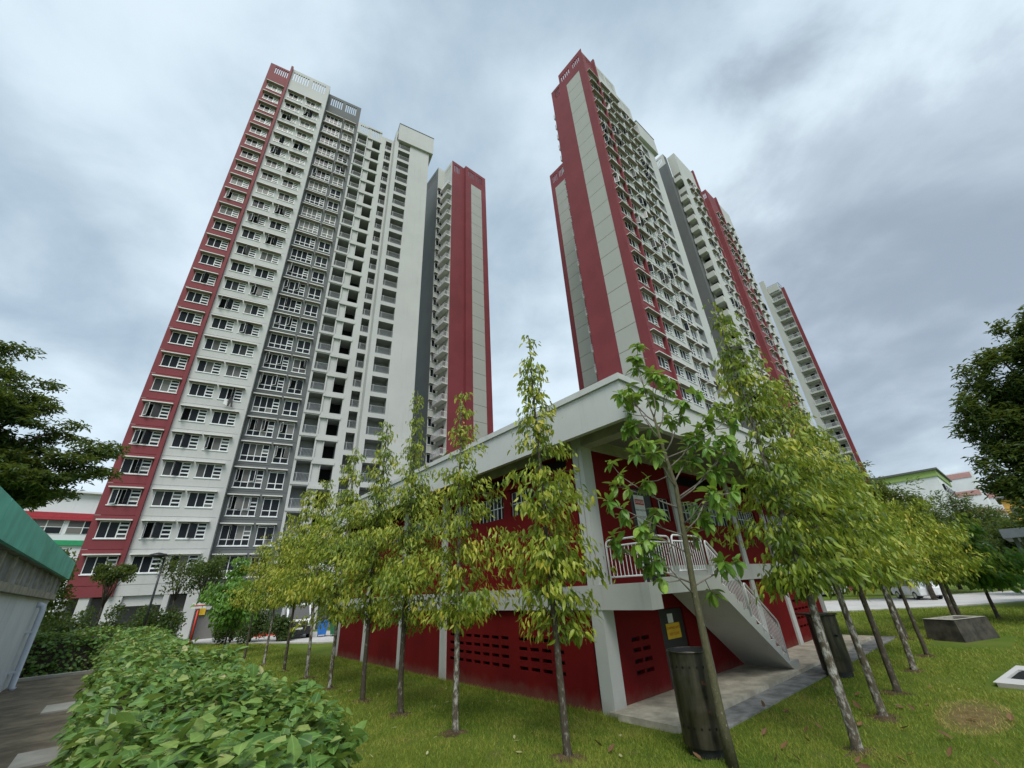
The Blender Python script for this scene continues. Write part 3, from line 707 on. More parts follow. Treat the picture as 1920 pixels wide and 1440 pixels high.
# ------------------------------------------------------------------ far block at the right end of the row
fb = empty('apartment_block', (106, 16.05, 0), 'farthest block on the right, white balconies edged by a red strip', 'apartment block', 'apartment blocks of the estate')
hl = [(1.75 - .55 + .0, 3.75, 2.0 + FP * k, 4.35 + FP * k, 1.2) for k in range(23)]
hl = [(1.12, 3.75, 63.08 - FP * k + .35, 63.08 - FP * k + 2.55, 1.2) for k in range(23)]
a = MB(); a.facade(1.1, 3.8, 0, 66.1, [(max(h[0], 1.2), 3.72, *h[2:]) for h in hl], mr=2, back=2); part('balcony_wall', a, ['white', 'dark', 'white2'], fb, loc=(0, 4.45, 0), rz=-math.pi / 2)
xwall(fb, 0, 0, .65, 66.3, 'red', name='red_strip'); xwall(fb, -.6, 3.35, 4.5, 70.3, 'white2', name='white_fin')
part('white_fin_return', bx(-.598, .3, 3.352, 3.5, 0, 70.29), 'white2', fb)
for k in range(23):
    z = 63.08 - FP * k
    s_ = obj('balcony', shared('fb_slab', lambda: bx(-.7, .02, .68, 3.3, -.1, .12).mesh('balcony', ['white2'])), fb, (0, 0, z))
    obj('railing', shared('fb_rail', lambda: railing_mesh(2.55, .95, 'rail_white', False)), s_, (-.66, 3.27, .12), -math.pi / 2)
    obj('door', shared('fb_door', lambda: bx(0, .03, 0, .75, 0, 1.9).mesh('door', ['dark'])), s_, (1.15, 1.5, .3))
part('block_core', bx(1.25, 4.2, .70, 4.5, 0, 66), 'white', fb); part('red_side_wall', bx(.02, .4, .002, .3, 0, 66.29), 'red', fb)
a = MB()
for (p0, p1) in (((.1, .8), (.1, 3.3)), ((.1, .8), (2.5, .8))):
    for z in (67.2, 68.3): a.tube([(p0[0], p0[1], z), (p1[0], p1[1], z)], .05, 5)
for q in ((.1, .8), (.1, 2.0), (.1, 3.3), (2.5, .8)): a.tube([(q[0], q[1], 66), (q[0], q[1], 68.3)], .05, 5)
part('roof_railing', a, 'greybox', fb); part('roof_parapet', bx(-.3, .1, 1.0, 3.3, 66.1, 67.9), 'white2', fb)

# ------------------------------------------------------------------ middle block seen between the two large ones
sm = empty('apartment_block', (32.14, 47.37, 0), 'slim block in the middle distance with red frame, grey gable panels and corner balconies', 'apartment block', 'apartment blocks of the estate')
mb = MB(); mb.facade(0, 5.12, 0, 83.4, [(1.34, 3.97, 0.2, 78.8, .06)] + slots(.75, 2.35, 5, 80.6, 82.6) + slots(2.8, 4.4, 5, 80.6, 82.6)); part('gable_wall', mb, 'red', sm)
pm = box_mesh('panel', (1.355, 3.955, .02, .12, .03, 2.77), 'panel')
for k in range(28): obj('panel', pm, sm, (0, 0, 78.8 - FP * (k + 1)))
mb = MB(); mb.facade(-2.88, 0, 0, 83.4, slots(-2.3, -.9, 4, 80.4, 82.6), y=.7); part('red_wall', mb, 'red', sm)
part('red_return', bx(.0, .2, .004, 5, 0, 83.39), 'red', sm); part('block_core', bx(-2.5, 5.1, 1.4, 12, 0, 79), 'red', sm); part('red_return', bx(4.92, 5.118, .004, 9, 0, 83.39), 'red', sm)
xwall(sm, -2.88, .7, 3.83, 83.4, 'white2', [(.35, 2.3, HZ + FP * k - 1.15, HZ + FP * k + .9, .8) for k in range(NF)] + slots(.5, 2.6, 5, 80.6, 82.6), name='balcony_wall', back=1, mats=['white2', 'recess'])
bay(sm, -4.36, -2.88, 3.83, 83.4, 'white2', [-4.25], p_open=.25)
xwall(sm, -4.36, 3.83, 8.9, 83.4, 'grey', slots(.5, 4.3, 8, 80.6, 82.6), name='grey_wall')
part('wing_core', bx(-4.1, -2.2, 4.2, 8.9, 0, 79), 'grey', sm)
for k in range(NF):
    z = HZ + FP * k - 1.3
    s_ = obj('balcony', shared('sm_slab', lambda: bx(-.95, 0, .75, 3.6, 0, .14).mesh('balcony', ['hood'])), sm, (-2.885, 0, z))
    obj('railing', railing_mesh(2.8, .95, 'rail_white', False), s_, (-.92, 3.58, .14), -math.pi / 2)
    obj('railing', railing_mesh(.9, .95, 'rail_white', False), s_, (-.92, .78, .14))
# ================================================================== vegetation
def leaf_template(L, Wd, droop=.25, fold=.25, wide=.4):
    t1, t2 = wide * .75, wide + (1 - wide) * .55
    def pt(t, s, wd): return (L * t, s * wd, -droop * L * t * t + abs(s) * fold * wd)
    V = [pt(0, 0, 0), pt(t1, 0, 0), pt(t1, 1, Wd * .5), pt(t1, -1, Wd * .5), pt(t2, 0, 0), pt(t2, 1, Wd * .36), pt(t2, -1, Wd * .36), pt(1, 0, 0)]
    F = [(0, 3, 1), (0, 1, 2), (3, 6, 4, 1), (1, 4, 5, 2), (6, 7, 4), (4, 7, 5)]
    return np.array(V), F
def fine_leaf(L, Wd, droop=.25, fold=.25, wide=.4):
    ts = (.10, .26, .44, .62, .80, .92); k = math.log(.5) / math.log(wide)
    V = [(0, 0, 0)]
    for t in ts:
        wd = Wd * .5 * math.sin(math.pi * t ** k) ** .8 * (1 - .25 * max(0, t - .6)); z = -droop * L * t * t
        V += [(L * t, 0, z), (L * t, wd, z + fold * wd + .02 * wd * math.sin(9 * t)), (L * t, -wd, z + fold * wd)]
    V.append((L, 0, -droop * L)); n = len(V) - 1; F = [(0, 1, 2), (0, 3, 1)]
    for i in range(len(ts) - 1):
        a, b = 1 + 3 * i, 4 + 3 * i; F += [(a, b, b + 1, a + 1), (a + 2, b + 2, b, a)]
    F += [(n - 3, n, n - 2), (n - 1, n, n - 3)]
    return np.array(V), F
def small_leaf(L, Wd, fold=.2):
    V = [(0, 0, 0), (L * .5, Wd * .5, fold * Wd), (L, 0, -.12 * L), (L * .5, -Wd * .5, fold * Wd)]
    return np.array(V), [(0, 2, 1), (0, 3, 2)]
def frames(dirs, ups):
    x = dirs / np.linalg.norm(dirs, axis=1, keepdims=True)
    y = np.cross(ups, x); n = np.linalg.norm(y, axis=1, keepdims=True); y = np.where(n < 1e-3, np.array([[0, 1., 0]]), y / np.maximum(n, 1e-6))
    z = np.cross(x, y); return x, y, z
def leaf_cloud(name, tmpl, P, Dr, U, S, tint, mat):
    V, F = tmpl; x, y, z = frames(Dr, U); S = np.asarray(S)[:, None, None]
    W_ = P[:, None, :] + S * (V[None, :, 0:1] * x[:, None] + V[None, :, 1:2] * y[:, None] + V[None, :, 2:3] * z[:, None])
    n, k = len(P), len(V); me = D.meshes.new(name)
    me.vertices.add(n * k); me.vertices.foreach_set('co', W_.reshape(-1).astype(np.float32))
    lens = np.array([len(f) for f in F]); flat = np.concatenate([np.array(f) for f in F])
    loops = (flat[None] + (np.arange(n) * k)[:, None]).ravel(); me.loops.add(len(loops)); me.loops.foreach_set('vertex_index', loops.astype(np.int32))
    tot = np.tile(lens, n); start = np.concatenate([[0], np.cumsum(tot)[:-1]])
    me.polygons.add(len(tot)); me.polygons.foreach_set('loop_start', start.astype(np.int32)); me.polygons.foreach_set('loop_total', tot.astype(np.int32))
    me.update(calc_edges=True)
    at = me.attributes.new('tint', 'FLOAT', 'POINT'); at.data.foreach_set('value', np.repeat(np.clip(tint, 0, 1), k).astype(np.float32))
    mid = (np.abs(V[:, 1]) < 1e-6).astype(np.float32) if len(V) > 4 else np.zeros(k, np.float32)
    me.attributes.new('mid', 'FLOAT', 'POINT').data.foreach_set('value', np.tile(mid, n))
    me.polygons.foreach_set('use_smooth', np.ones(len(tot), bool)); me.materials.append(MT[mat]); return me
def tint_variants(name, tmpl, mat, n=6):
    return [leaf_cloud(name, tmpl, np.zeros((1, 3)), np.array([[1., 0, 0]]), np.array([[0, 0, 1.]]), np.ones(1), np.array([(i + .5) / n]), mat) for i in range(n)]
CAMP = np.array([0, 0, 2.579])
def place_leaves(parent, base, tmpl, P, Dr, U, S, tint, mat, singles, variants, near=None):
    """the `singles` leaves that show largest become objects of their own, the rest one mass"""
    if singles:
        d = np.linalg.norm(P - CAMP, axis=1) / S; o = np.argsort(d)[:singles]
        x, y, z = frames(Dr, U); nv = len(variants)
        for i in o:
            M_ = Matrix(((x[i][0], y[i][0], z[i][0]), (x[i][1], y[i][1], z[i][1]), (x[i][2], y[i][2], z[i][2]))).to_4x4()
            M_ = Matrix.Translation(Vector(P[i] - base)) @ M_ @ Matrix.Scale(float(S[i]), 4)
            q = D.objects.new('leaf', variants[min(nv - 1, int(np.clip(tint[i], 0, .999) * nv))]); COL.objects.link(q); q.parent = parent; q.matrix_local = M_
        k = np.ones(len(P), bool); k[o] = False
    else: k = np.ones(len(P), bool)
    f = obj('foliage', leaf_cloud('foliage', tmpl, P[k] - base, Dr[k], U[k], S[k], tint[k], mat), parent); f['kind'] = 'stuff'
    return f
YOUNG = leaf_template(.142, .050, .45, .32, .42)
YOUNG_V = tint_variants('leaf', fine_leaf(.146, .053, .45, .32, .42), 'l_young', 8)
def unit(v): return v / np.maximum(np.linalg.norm(v, axis=-1, keepdims=True), 1e-9)
def young_tree(label, x, y, h, rad, z0, n_leaf, seed, tint0=.45, singles=0, lean=(0, 0), trunk='trunk', r0=.062, tmpl=YOUNG, variants=YOUNG_V, mat='l_young', top_thin=.16, group='young trees planted in rows on the lawn', leaf_scale=1.0, zmax=.22):
    """narrow pyramidal young tree: tapered stem, many rising then drooping branches, hanging leaves"""
    rg = np.random.default_rng(seed); zb = float(ground_h(x, y)); zmax = zmax * rg.uniform(.6, 1.5); leaf_scale = leaf_scale * rg.uniform(.9, 1.15)
    base = np.array([x, y, zb]); root = empty('young_tree', base, label, 'tree', group)
    nz = 16; zs = np.concatenate([[-.05, .10, .3], np.linspace(.7, h, nz - 3)]); wob = rg.normal(0, .02, (nz, 2)).cumsum(0) * .5
    ax = lambda z: np.array([np.interp(z, zs, wob[:, 0] + np.array(lean)[0] * (zs / h)), np.interp(z, zs, wob[:, 1] + np.array(lean)[1] * (zs / h)), z])
    mb = MB(); mb.tube([tuple(ax(z)) for z in zs], [max(.008, r0 * (1 - .86 * max(z, 0) / h) + (.035 if z < .05 else 0)) for z in zs], 9)
    part('trunk', mb, trunk, root)
    sb_ = MB(); kk = 18; rr_ = [rg.uniform(.13, .42) for _ in range(kk)]
    for i_ in range(kk):
        a0, a1 = 6.2832 * i_ / kk, 6.2832 * (i_ + 1) / kk; q0, q1 = rr_[i_], rr_[(i_ + 1) % kk]
        sb_.face([(0, 0, .055), (q0 * math.cos(a0), q0 * math.sin(a0), .0), (q1 * math.cos(a1), q1 * math.sin(a1), .0)], 0, True)
    part('soil_ring', sb_, 'soil', root)
    nb = int(46 + h * 6); br = MB(); P, Dr, S, TT = [], [], [], []
    zl = np.sort(z0 + (h - z0) * rg.random(nb) ** 1.15); az = np.arange(nb) * 2.39996 + rg.normal(0, .35, nb)
    lens = []
    for z, a in zip(zl, az):
        u = (z - z0) / (h - z0)
        prof = np.interp(u, [0, zmax * .5, zmax, .5, .75, 1.0], [.85, 1.0, 1.0, .68, .36, top_thin]) * rad * .95 * (1 + .20 * math.sin(a + seed) + .16 * math.sin(2 * a + 1.7 * seed)) * (.90 + .26 * math.sin(7.5 * u + 2.1 * seed) * math.sin(a * 1.5 + seed))
        lens.append(prof * rg.choice([rg.uniform(.45, .8), rg.uniform(.75, 1.12)]))
    lens = np.array(lens); share = lens ** 1.25; share /= share.sum()
    for z, a, Lb, sh_ in zip(zl, az, lens, share):
        st0 = ax(z); out = np.array([math.cos(a), math.sin(a), 0]); rise = rg.uniform(.35, .80)
        pts = [st0 + out * Lb * t + np.array([0, 0, Lb * (rise * t - .42 * t * t)]) for t in (0, .33, .66, 1.0)]
        br.tube([tuple(p) for p in pts], [.011 + .004 * Lb, .008, .005, .002], 4, cap=False)
        k = max(3, int(n_leaf * 2.9 * sh_)); t = rg.random(k) ** .7; side = np.clip(rg.normal(0, 1, (k, 3)), -1.5, 1.5) * (.06 + .10 * Lb) * np.array([1, 1, .7])
        q = st0[None] + out[None] * (Lb * t)[:, None]; q[:, 2] += Lb * (rise * t - .42 * t * t); q = q + side
        hz = out[None] * rg.uniform(.15, 1.0, k)[:, None] + rg.normal(0, .45, (k, 3)); hz[:, 2] = -rg.uniform(.35, 1.5, k)
        P.append(q); Dr.append(unit(hz)); S.append(rg.uniform(.55, 1.22, k) * leaf_scale); TT.append(np.full(k, tint0 + rg.normal(0, .13)) + rg.normal(0, .17, k) + .38 * (t - .55))  # tint drops towards the stem: shade inside the crown put into leaf colour
    b = part('branches', br, 'trunk_dark', root); b['kind'] = 'stuff'
    P = np.concatenate(P) + base; Dr = np.concatenate(Dr); S = np.concatenate(S); TT = np.concatenate(TT)
    U = unit(rg.normal(0, .55, P.shape) + np.array([0, 0, 1.0]))
    place_leaves(root, base, tmpl, P, Dr, U, S, TT, mat, singles, variants); return root
G1 = 'young trees in the row beside the long wall'
young_tree('young tree with yellow-green drooping leaves before the white corner column', 6.35, 6.36, 8.45, 1.15, 1.7, 1350, 1, .52, 300, (-.05, .05), 'trunk_dark', .070, group=G1)
young_tree('young tree with white-blotched stem in front of the two groups of vent holes', 5.83, 9.02, 7.75, 1.22, 1.9, 1500, 2, .50, 300, (.05, 0), 'trunk', .070, group=G1)
young_tree('dark-stemmed young tree third along the long wall from the corner', 5.77, 11.34, 8.75, 1.32, 1.7, 1900, 3, .44, 200, (.05, .1), 'trunk_dark', .075, group=G1)
young_tree('young tree with smooth brown stem before the second white pilaster', 5.73, 13.56, 8.35, 1.35, 1.8, 1900, 4, .40, 150, (.1, .1), 'trunk_dark', .070, group=G1)
young_tree('young tree with speckled stem at the far end of the red wall', 5.72, 16.23, 8.1, 1.42, 1.9, 1800, 5, .50, 100, (0, .2), 'trunk', .065, group=G1)
young_tree('leaning young tree just past the far end of the red wall', 5.86, 19.1, 7.4, 1.5, 2.3, 1700, 6, .56, 0, (-.2, .4), 'trunk', .065, group=G1)
young_tree('thin young tree in front of the green wheeled bin and van', 5.79, 22.0, 7.6, 1.55, 2.4, 1700, 7, .58, 0, (0, .2), 'trunk_dark', .065, group=G1)
young_tree('young tree with yellowish crown on the lawn left of the van', 5.7, 25.0, 6.8, 1.55, 2.4, 1500, 8, .60, 0, (0, 0), 'trunk', .06, group=G1)
young_tree('small yellowish young tree at the far left end of the tree row', 5.5, 28.6, 6.2, 1.5, 2.3, 1300, 9, .55, 0, (0, 0), 'trunk_dark', .06, group=G1)
BR = leaf_template(.24, .12, .3, .2, .45); BRV = tint_variants('leaf', BR, 'l_green')
young_tree('rounded bright green tree beside the yellowish ones before the tall block', 5.2, 33.2, 5.3, 1.75, 1.3, 1700, 10, .55, 0, (0, 0), 'trunk_dark', .06, BR, BRV, 'l_green', .45, group=G1, zmax=.4)
G2 = 'young trees in the row on the stair side'
young_tree('tallest tree on the stair side, foremost of its row, with white-patched stem', 9.46, 2.98, 8.9, 1.10, 2.3, 1400, 21, .30, 300, (.28, -.05), 'trunk', .080, group=G2, leaf_scale=1.1)
young_tree('second tree of the row on the stair side, mossy stem with white patches', 11.74, 3.11, 8.3, 1.35, 2.2, 1700, 22, .36, 300, (.2, 0), 'trunk', .075, group=G2, leaf_scale=1.1)
young_tree('third tree of the row on the stair side, dark grey stem', 13.99, 3.28, 7.8, 1.5, 2.2, 1800, 23, .42, 150, (.2, -.1), 'trunk_dark', .075, group=G2, leaf_scale=1.1)
young_tree('fourth tree of the row on the stair side, yellowish crown and soil ring', 17.05, 3.39, 7.0, 1.55, 2.1, 1800, 24, .50, 0, (0, -.1), 'trunk', .075, group=G2, leaf_scale=1.1)
young_tree('fifth tree of the row on the stair side, slim dark stem', 19.9, 3.49, 6.2, 1.6, 2.0, 1600, 25, .50, 0, (0, -.1), 'trunk_dark', .065, group=G2, leaf_scale=1.1)
young_tree('green tree with broad pale leaves behind the concrete trough', 23.9, 4.6, 6.9, 1.9, 2.2, 1600, 26, .45, 0, (0, 0), 'trunk_dark', .10, BR, BRV, 'l_green', .4, group=G2, zmax=.4)
young_tree('yellowish low-crowned tree to the left of the concrete trough', 27.0, 3.3, 5.2, 2.0, 1.9, 1500, 27, .55, 0, (0, 0), 'trunk_dark', .10, group=G2, top_thin=.5, zmax=.5, leaf_scale=1.3)
young_tree('dark green tree straight behind the concrete trough', 31.0, 3.6, 5.0, 2.2, 1.7, 1600, 28, .25, 0, (0, 0), 'trunk_dark', .10, group=G2, top_thin=.5, zmax=.5, leaf_scale=1.4)
young_tree('rightmost low tree of the row, near the grey shelter', 33.5, 2.5, 4.2, 1.9, 1.5, 1400, 29, .42, 0, (0, 0), 'trunk_dark', .09, BR, BRV, 'l_green', .5, group=G2, zmax=.5, leaf_scale=1.2)

# ---- the open, broad-leaved tree by the drum
MG = leaf_template(.26, .12, .50, .22, .55); MGV = tint_variants('leaf', fine_leaf(.265, .125, .50, .22, .58), 'l_magn', 6)
def broad_leaf_tree():
    rg = np.random.default_rng(77); base = np.array([7.63, 4.16, 0.0])
    root = empty('broad_leaf_tree', base, 'open-crowned tree with big leaves in rosettes and mossy stem beside the steel drum', 'tree')
    mb = MB(); stem = [(0.02, 0, -.05), (0, 0, .6), (.03, .01, 1.5), (.04, .0, 2.4), (.10, -.02, 3.3), (.14, -.05, 4.2), (.11, .02, 5.0), (.06, .04, 5.7)]
    mb.tube(stem, [.095, .070, .062, .055, .048, .041, .032, .024], 10); part('trunk', mb, 'trunk_green', root)
    tips, bm = [], []
    rt = np.array([0.767, -0.640, 0]); dp = np.array([.66, .75, 0])
    # (start height, reach along the view's left-right, reach in depth, rise)
    arms = [(2.45, .8, .3, .35), (2.3, -.75, -.3, 1.0), (2.5, -1.25, .1, .75), (2.9, .62, .55, .75), (3.0, -.55, .6, .6), (3.3, -1.15, -.2, .55), (3.35, 1.0, .1, 1.1), (3.5, .4, -.7, .5),
            (3.8, -1.0, .35, .8), (3.95, 1.1, -.35, .95), (4.2, -.5, -.55, .75), (4.3, .7, .45, .9), (4.6, 1.15, .15, 1.15), (4.7, -.6, .35, .9), (4.9, .45, -.4, 1.0), (5.2, -.42, -.1, 1.0), (5.4, .5, .2, 1.2), (5.7, -.12, .0, 1.55), (5.7, .22, .1, 1.05), (5.6, -.35, .3, .7), (4.0, 1.5, .2, 1.1), (4.8, 1.5, -.2, .75)]
    zs = [s[2] for s in stem]
    for zz, lr, de, ri in arms:
        p0 = np.array([np.interp(zz, zs, [s[0] for s in stem]), np.interp(zz, zs, [s[1] for s in stem]), zz])
        v = rt * lr + dp * de; pts = [p0 + v * t + np.array([0, 0, ri * t ** 1.3]) + rg.normal(0, .02, 3) * (t > 0) for t in (0, .3, .65, 1.0)]
        bm.append((pts, [.019, .014, .010, .006])); tips.append((pts[-1], unit(v + [0, 0, ri])))
        for t in (.35, .55, .75, .9):
            q = pts[0] + v * t + np.array([0, 0, ri * t ** 1.3]); w_ = unit(v + rg.normal(0, .7, 3) * np.linalg.norm(v) + np.array([0, 0, .4])) * rg.uniform(.22, .5)
            bm.append(([q, q + w_ * .5, q + w_ + [0, 0, .06]], [.010, .008, .005])); tips.append((q + w_ + [0, 0, .06], unit(w_)))
    for p_, r_ in bm:
        b = MB(); b.tube([tuple(p) for p in p_], r_, 6); part('branch', b, 'twig', root)
    P, Dr, S, TT = [], [], [], []
    for p, d in tips:
        k = rg.integers(8, 14); a0 = rg.random() * 6.28; tt = rg.normal(.5, .16)
        u = unit(np.cross(d, [0.3, .2, 1.0])); v = np.cross(d, u)
        for j in range(k):
            a = a0 + 6.283 * j / k + rg.normal(0, .2); el = rg.uniform(-.25, .55)
            dd = (u * math.cos(a) + v * math.sin(a)) * math.cos(el) + d * math.sin(el); dd[2] -= .15
            P.append(p - d * rg.uniform(0, .10)); Dr.append(dd); S.append(rg.uniform(.6, 1.08)); TT.append(tt + rg.normal(0, .14))
    P = np.array(P) + base; Dr = unit(np.array(Dr)); S = np.array(S); TT = np.array(TT)
    U = unit(np.tile([0, 0, 1.0], (len(P), 1)) + rg.normal(0, .25, P.shape))
    place_leaves(root, base, MG, P, Dr, U, S, TT, 'l_magn', 300, MGV)
broad_leaf_tree()

# ---- hedges
HL = leaf_template(.098, .066, .30, .14, .38); HLV = tint_variants('leaf', fine_leaf(.105, .072, .32, .16, .40), 'l_hedge', 8)
def hedge(name, label, x0, x1, y0, y1, zb, zt, dens, seed, singles, scale=1.0, rounded=.22):
    rg = np.random.default_rng(seed); base = np.array([(x0 + x1) / 2, (y0 + y1) / 2, zb])
    root = empty(name, base, label, 'hedge', 'clipped hedges along the path')
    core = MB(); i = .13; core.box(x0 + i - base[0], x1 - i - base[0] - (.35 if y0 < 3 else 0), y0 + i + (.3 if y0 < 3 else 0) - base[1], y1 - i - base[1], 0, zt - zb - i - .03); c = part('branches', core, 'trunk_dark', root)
    def surf(n, side):
        a = rg.random(n)
        if side == 't': return np.stack([x0 + (x1 - x0) * rg.random(n), y0 + (y1 - y0) * a, np.full(n, zt)], 1), np.array([0, 0, 1.])
        if side in 'lr': return np.stack([np.full(n, x0 if side == 'l' else x1), y0 + (y1 - y0) * a, zb + (zt - zb) * rg.random(n)], 1), np.array([-1. if side == 'l' else 1., 0, .25])
        return np.stack([x0 + (x1 - x0) * rg.random(n), np.full(n, y0 if side == 'n' else y1), zb + (zt - zb) * a], 1), np.array([0, -1. if side == 'n' else 1., .25])
    P, N = [], []
    for s_, area in (('t', (x1 - x0) * (y1 - y0)), ('l', (y1 - y0) * (zt - zb)), ('r', (y1 - y0) * (zt - zb)), ('n', (x1 - x0) * (zt - zb)), ('f', (x1 - x0) * (zt - zb))):
        p, n_ = surf(int(area * dens), s_); P.append(p); N.append(np.tile(n_, (len(p), 1)))
    P = np.concatenate(P); N = np.concatenate(N)
    bump = .06 * np.sin(P[:, 0] * 4.1 + P[:, 1] * 2.3) + .06 * np.sin(P[:, 1] * 3.7 + 1.3) * np.cos(P[:, 0] * 5.2) + .035 * np.sin(P[:, 1] * 9.1 + P[:, 2] * 7.0 + P[:, 0] * 8.0)
    cx = np.clip(np.minimum(P[:, 0] - x0, x1 - P[:, 0]) / rounded, 0, 1); cy = np.clip(np.minimum(P[:, 1] - y0, y1 - P[:, 1]) / rounded, 0, 1)
    hz = np.clip((P[:, 2] - (zt - rounded)) / rounded, 0, 1)
    rd_ = (1 - np.sqrt(1 - (1 - np.minimum(cx, cy)) ** 2 * .96)) * rounded * hz
    if y0 < 3: P[:, 0] = x0 + (P[:, 0] - x0) * np.minimum(1, (.78 + (P[:, 1] - 1.95) * .36) / (x1 - x0))
    gp = np.sin(P[:, 0] * 11 + 2.2 * np.sin(P[:, 1] * 3.1)) * np.sin(P[:, 1] * 8.3 + 1.7 * np.sin(P[:, 2] * 9 + P[:, 0] * 4)); kq = (gp > -.62) | (rg.random(len(P)) < .25); P, N, bump, rd_ = P[kq], N[kq], bump[kq], rd_[kq]
    P = P + unit(N) * (bump + rg.normal(0, .035, len(P)) - rg.random(len(P)) ** 2 * .14)[:, None]; P[:, 2] -= rd_
    Dr = rg.normal(0, 1, P.shape) * [1, 1, .35] + N * .45; Dr[:, 2] -= .28
    U = unit(N + rg.normal(0, .42, P.shape) + np.array([0, 0, .45])); sc = rg.uniform(.42, 1.12, len(P)) * scale
    TT = np.clip(rg.normal(.40, .26, len(P)) + .35 * bump / .1 * .3, 0, .8); TT[rg.random(len(P)) < .012] = 1.0
    place_leaves(root, base, HL, P, unit(Dr), U, sc, TT, 'l_hedge', singles, HLV); return root
hedge('hedge', 'broad leafy hedge running beside the mossy path, nearest the camera', 0.0, 1.27, 1.85, 7.6, 1.0, 1.98, 980, 31, 300)
hedge('hedge', 'farther stretch of the same path-side hedge, ending by the red pole', 0.02, 1.12, 7.62, 19.6, 1.0, 1.99, 430, 32, 0, 1.2)
hedge('hedge', 'hedge across the far end of the path, beside the blue-grey hut', -5.2, 0.35, 20.1, 21.4, 0.95, 2.04, 400, 33, 0, 1.35)
# broad-leaved plant rising at the very bottom left
rg = np.random.default_rng(5); bp = np.array([-.62, 4.35, 1.0]); pr_ = empty('broad_leaf_plant', bp, 'plant with long upright leaves at the lower left corner', 'plant')
PLT = leaf_template(.52, .15, .25, .15, .5); PV = tint_variants('leaf', PLT, 'l_green', 3)
sm_ = MB(); sm_.tube([(0, 0, 0), (0, 0, .32)], [.02, .012], 6); part('stem', sm_, 'trunk_green', pr_)
for k in range(9):
    a = k * 2.4; v = Vector((math.cos(a), math.sin(a), rg.uniform(.5, 1.2))).normalized()
    q = obj('leaf', PV[k % 3], pr_, (0, 0, .14 + .02 * k)); q.rotation_euler = v.to_track_quat('X', 'Z').to_euler()

# ---- dark shrubs and small trees in front of the left block
SL = small_leaf(.19, .11)
def shrub(label, x, y, w_, h, n, seed, mat='l_dark', tint=.4, zb=0.0, ls=1.0, group='dark shrubs at the foot of the tall block'):
    rg = np.random.default_rng(seed); base = np.array([x, y, zb]); root = empty('shrub', base, label, 'shrub', group)
    mb = MB()
    for k in range(5):
        a = k * 1.26; mb.tube([(0, 0, 0), (math.cos(a) * w_ * .15, math.sin(a) * w_ * .15, h * .4), (math.cos(a) * w_ * .32, math.sin(a) * w_ * .32, h * .75)], [.035, .025, .01], 5)
    part('stems', mb, 'trunk_dark', root)
    c = rg.normal(0, 1, (9, 3)) * [w_ * .28, w_ * .28, h * .18] + [0, 0, h * .58]; i = rg.integers(0, 9, n)
    P = c[i] + unit(rg.normal(0, 1, (n, 3))) * (rg.random((n, 1)) ** .4) * np.array([w_ * .30, w_ * .30, h * .30])
    P[:, 2] = np.abs(P[:, 2]); Dr = unit(rg.normal(0, 1, (n, 3)) + [0, 0, -.2]); U = unit(rg.normal(0, .6, (n, 3)) + [0, 0, 1])
    f = obj('foliage', leaf_cloud('foliage', SL, P, Dr, U, rg.uniform(.7, 1.3, n) * ls, np.clip(tint + rg.normal(0, .2, n), 0, 1), mat), root); f['kind'] = 'stuff'
    return root
for k, (x, y, w_, h, lb) in enumerate([(-4.6, 43, 2.6, 2.5, 'dark shrub behind the corner of the blue-grey hut'), (-2.6, 42.5, 2.3, 2.6, 'dark shrub under the red corner of the tall block'), (-.6, 43, 2.0, 2.2, 'low dark shrub between the two leaning columns of the void deck'), (1.3, 42, 2.4, 2.5, 'dark shrub at the foot of the lamp post'), (2.7, 41.5, 2.0, 2.2, 'dark shrub left of the red pole'),
                                        (6.7, 41, 1.8, 2.1, 'dark shrub in front of the lobby doors'), (7.8, 40, 1.9, 2.3, 'dark shrub to the right of the lobby doors'), (9.2, 38.0, 1.5, 1.7, 'low shrub left of the parked van')]):
    shrub(lb, x, y, w_, h, 2600, 60 + k)
def umbrella_tree(label, x, y, h, cw, ch, n, seed, mat, tint, ls=1.0, group='small ornamental trees before the tall block', flat=False):
    rg = np.random.default_rng(seed); root = empty('small_tree', (x, y, 0), label, 'tree', group); mb = MB()
    mb.tube([(0, 0, -.05), (.03, .02, h * .35), (-.03, 0, h * .62), (0, .03, h * .85)], [.07, .055, .045, .02], 7); part('trunk', mb, 'trunk_dark', root)
    b = MB()
    c = []
    for k in range(11):
        a = k * 2.4; r = cw * .5 * rg.uniform(.35, .95); z = h - ch * rg.uniform(.1, .85)
        e = np.array([math.cos(a) * r, math.sin(a) * r, z]); c.append(e); b.tube([(0, 0, h * .5), tuple(e * [.5, .5, 0] + [0, 0, h * .5 + (z - h * .5) * .7]), tuple(e)], [.03, .02, .008], 5)
    part('branches', b, 'trunk_dark', root)['kind'] = 'stuff'; c = np.array(c); i = rg.integers(0, 11, n)
    P = c[i] + unit(rg.normal(0, 1, (n, 3))) * rg.random((n, 1)) ** .45 * np.array([cw * .26, cw * .26, ch * (.16 if flat else .28)])
    Dr = unit(rg.normal(0, 1, (n, 3)) + [0, 0, -.3]); U = unit(rg.normal(0, .5, (n, 3)) + [0, 0, 1])
    f = obj('foliage', leaf_cloud('foliage', SL, P, Dr, U, rg.uniform(.7, 1.3, n) * ls, np.clip(tint + rg.normal(0, .2, n), 0, 1), mat), root); f['kind'] = 'stuff'
umbrella_tree('small flat-topped tree against the red bay of the tall block', -1.15, 43, 5.6, 2.1, 1.3, 2200, 81, 'l_mid', .35)
umbrella_tree('sparse small tree with bare twigs beside the lamp post', 2.75, 42.5, 6.1, 2.6, 2.4, 1300, 82, 'l_mid', .30)
umbrella_tree('second dark small tree left of the bright green one', 4.3, 41.5, 6.0, 2.4, 2.4, 2000, 83, 'l_dark', .7)
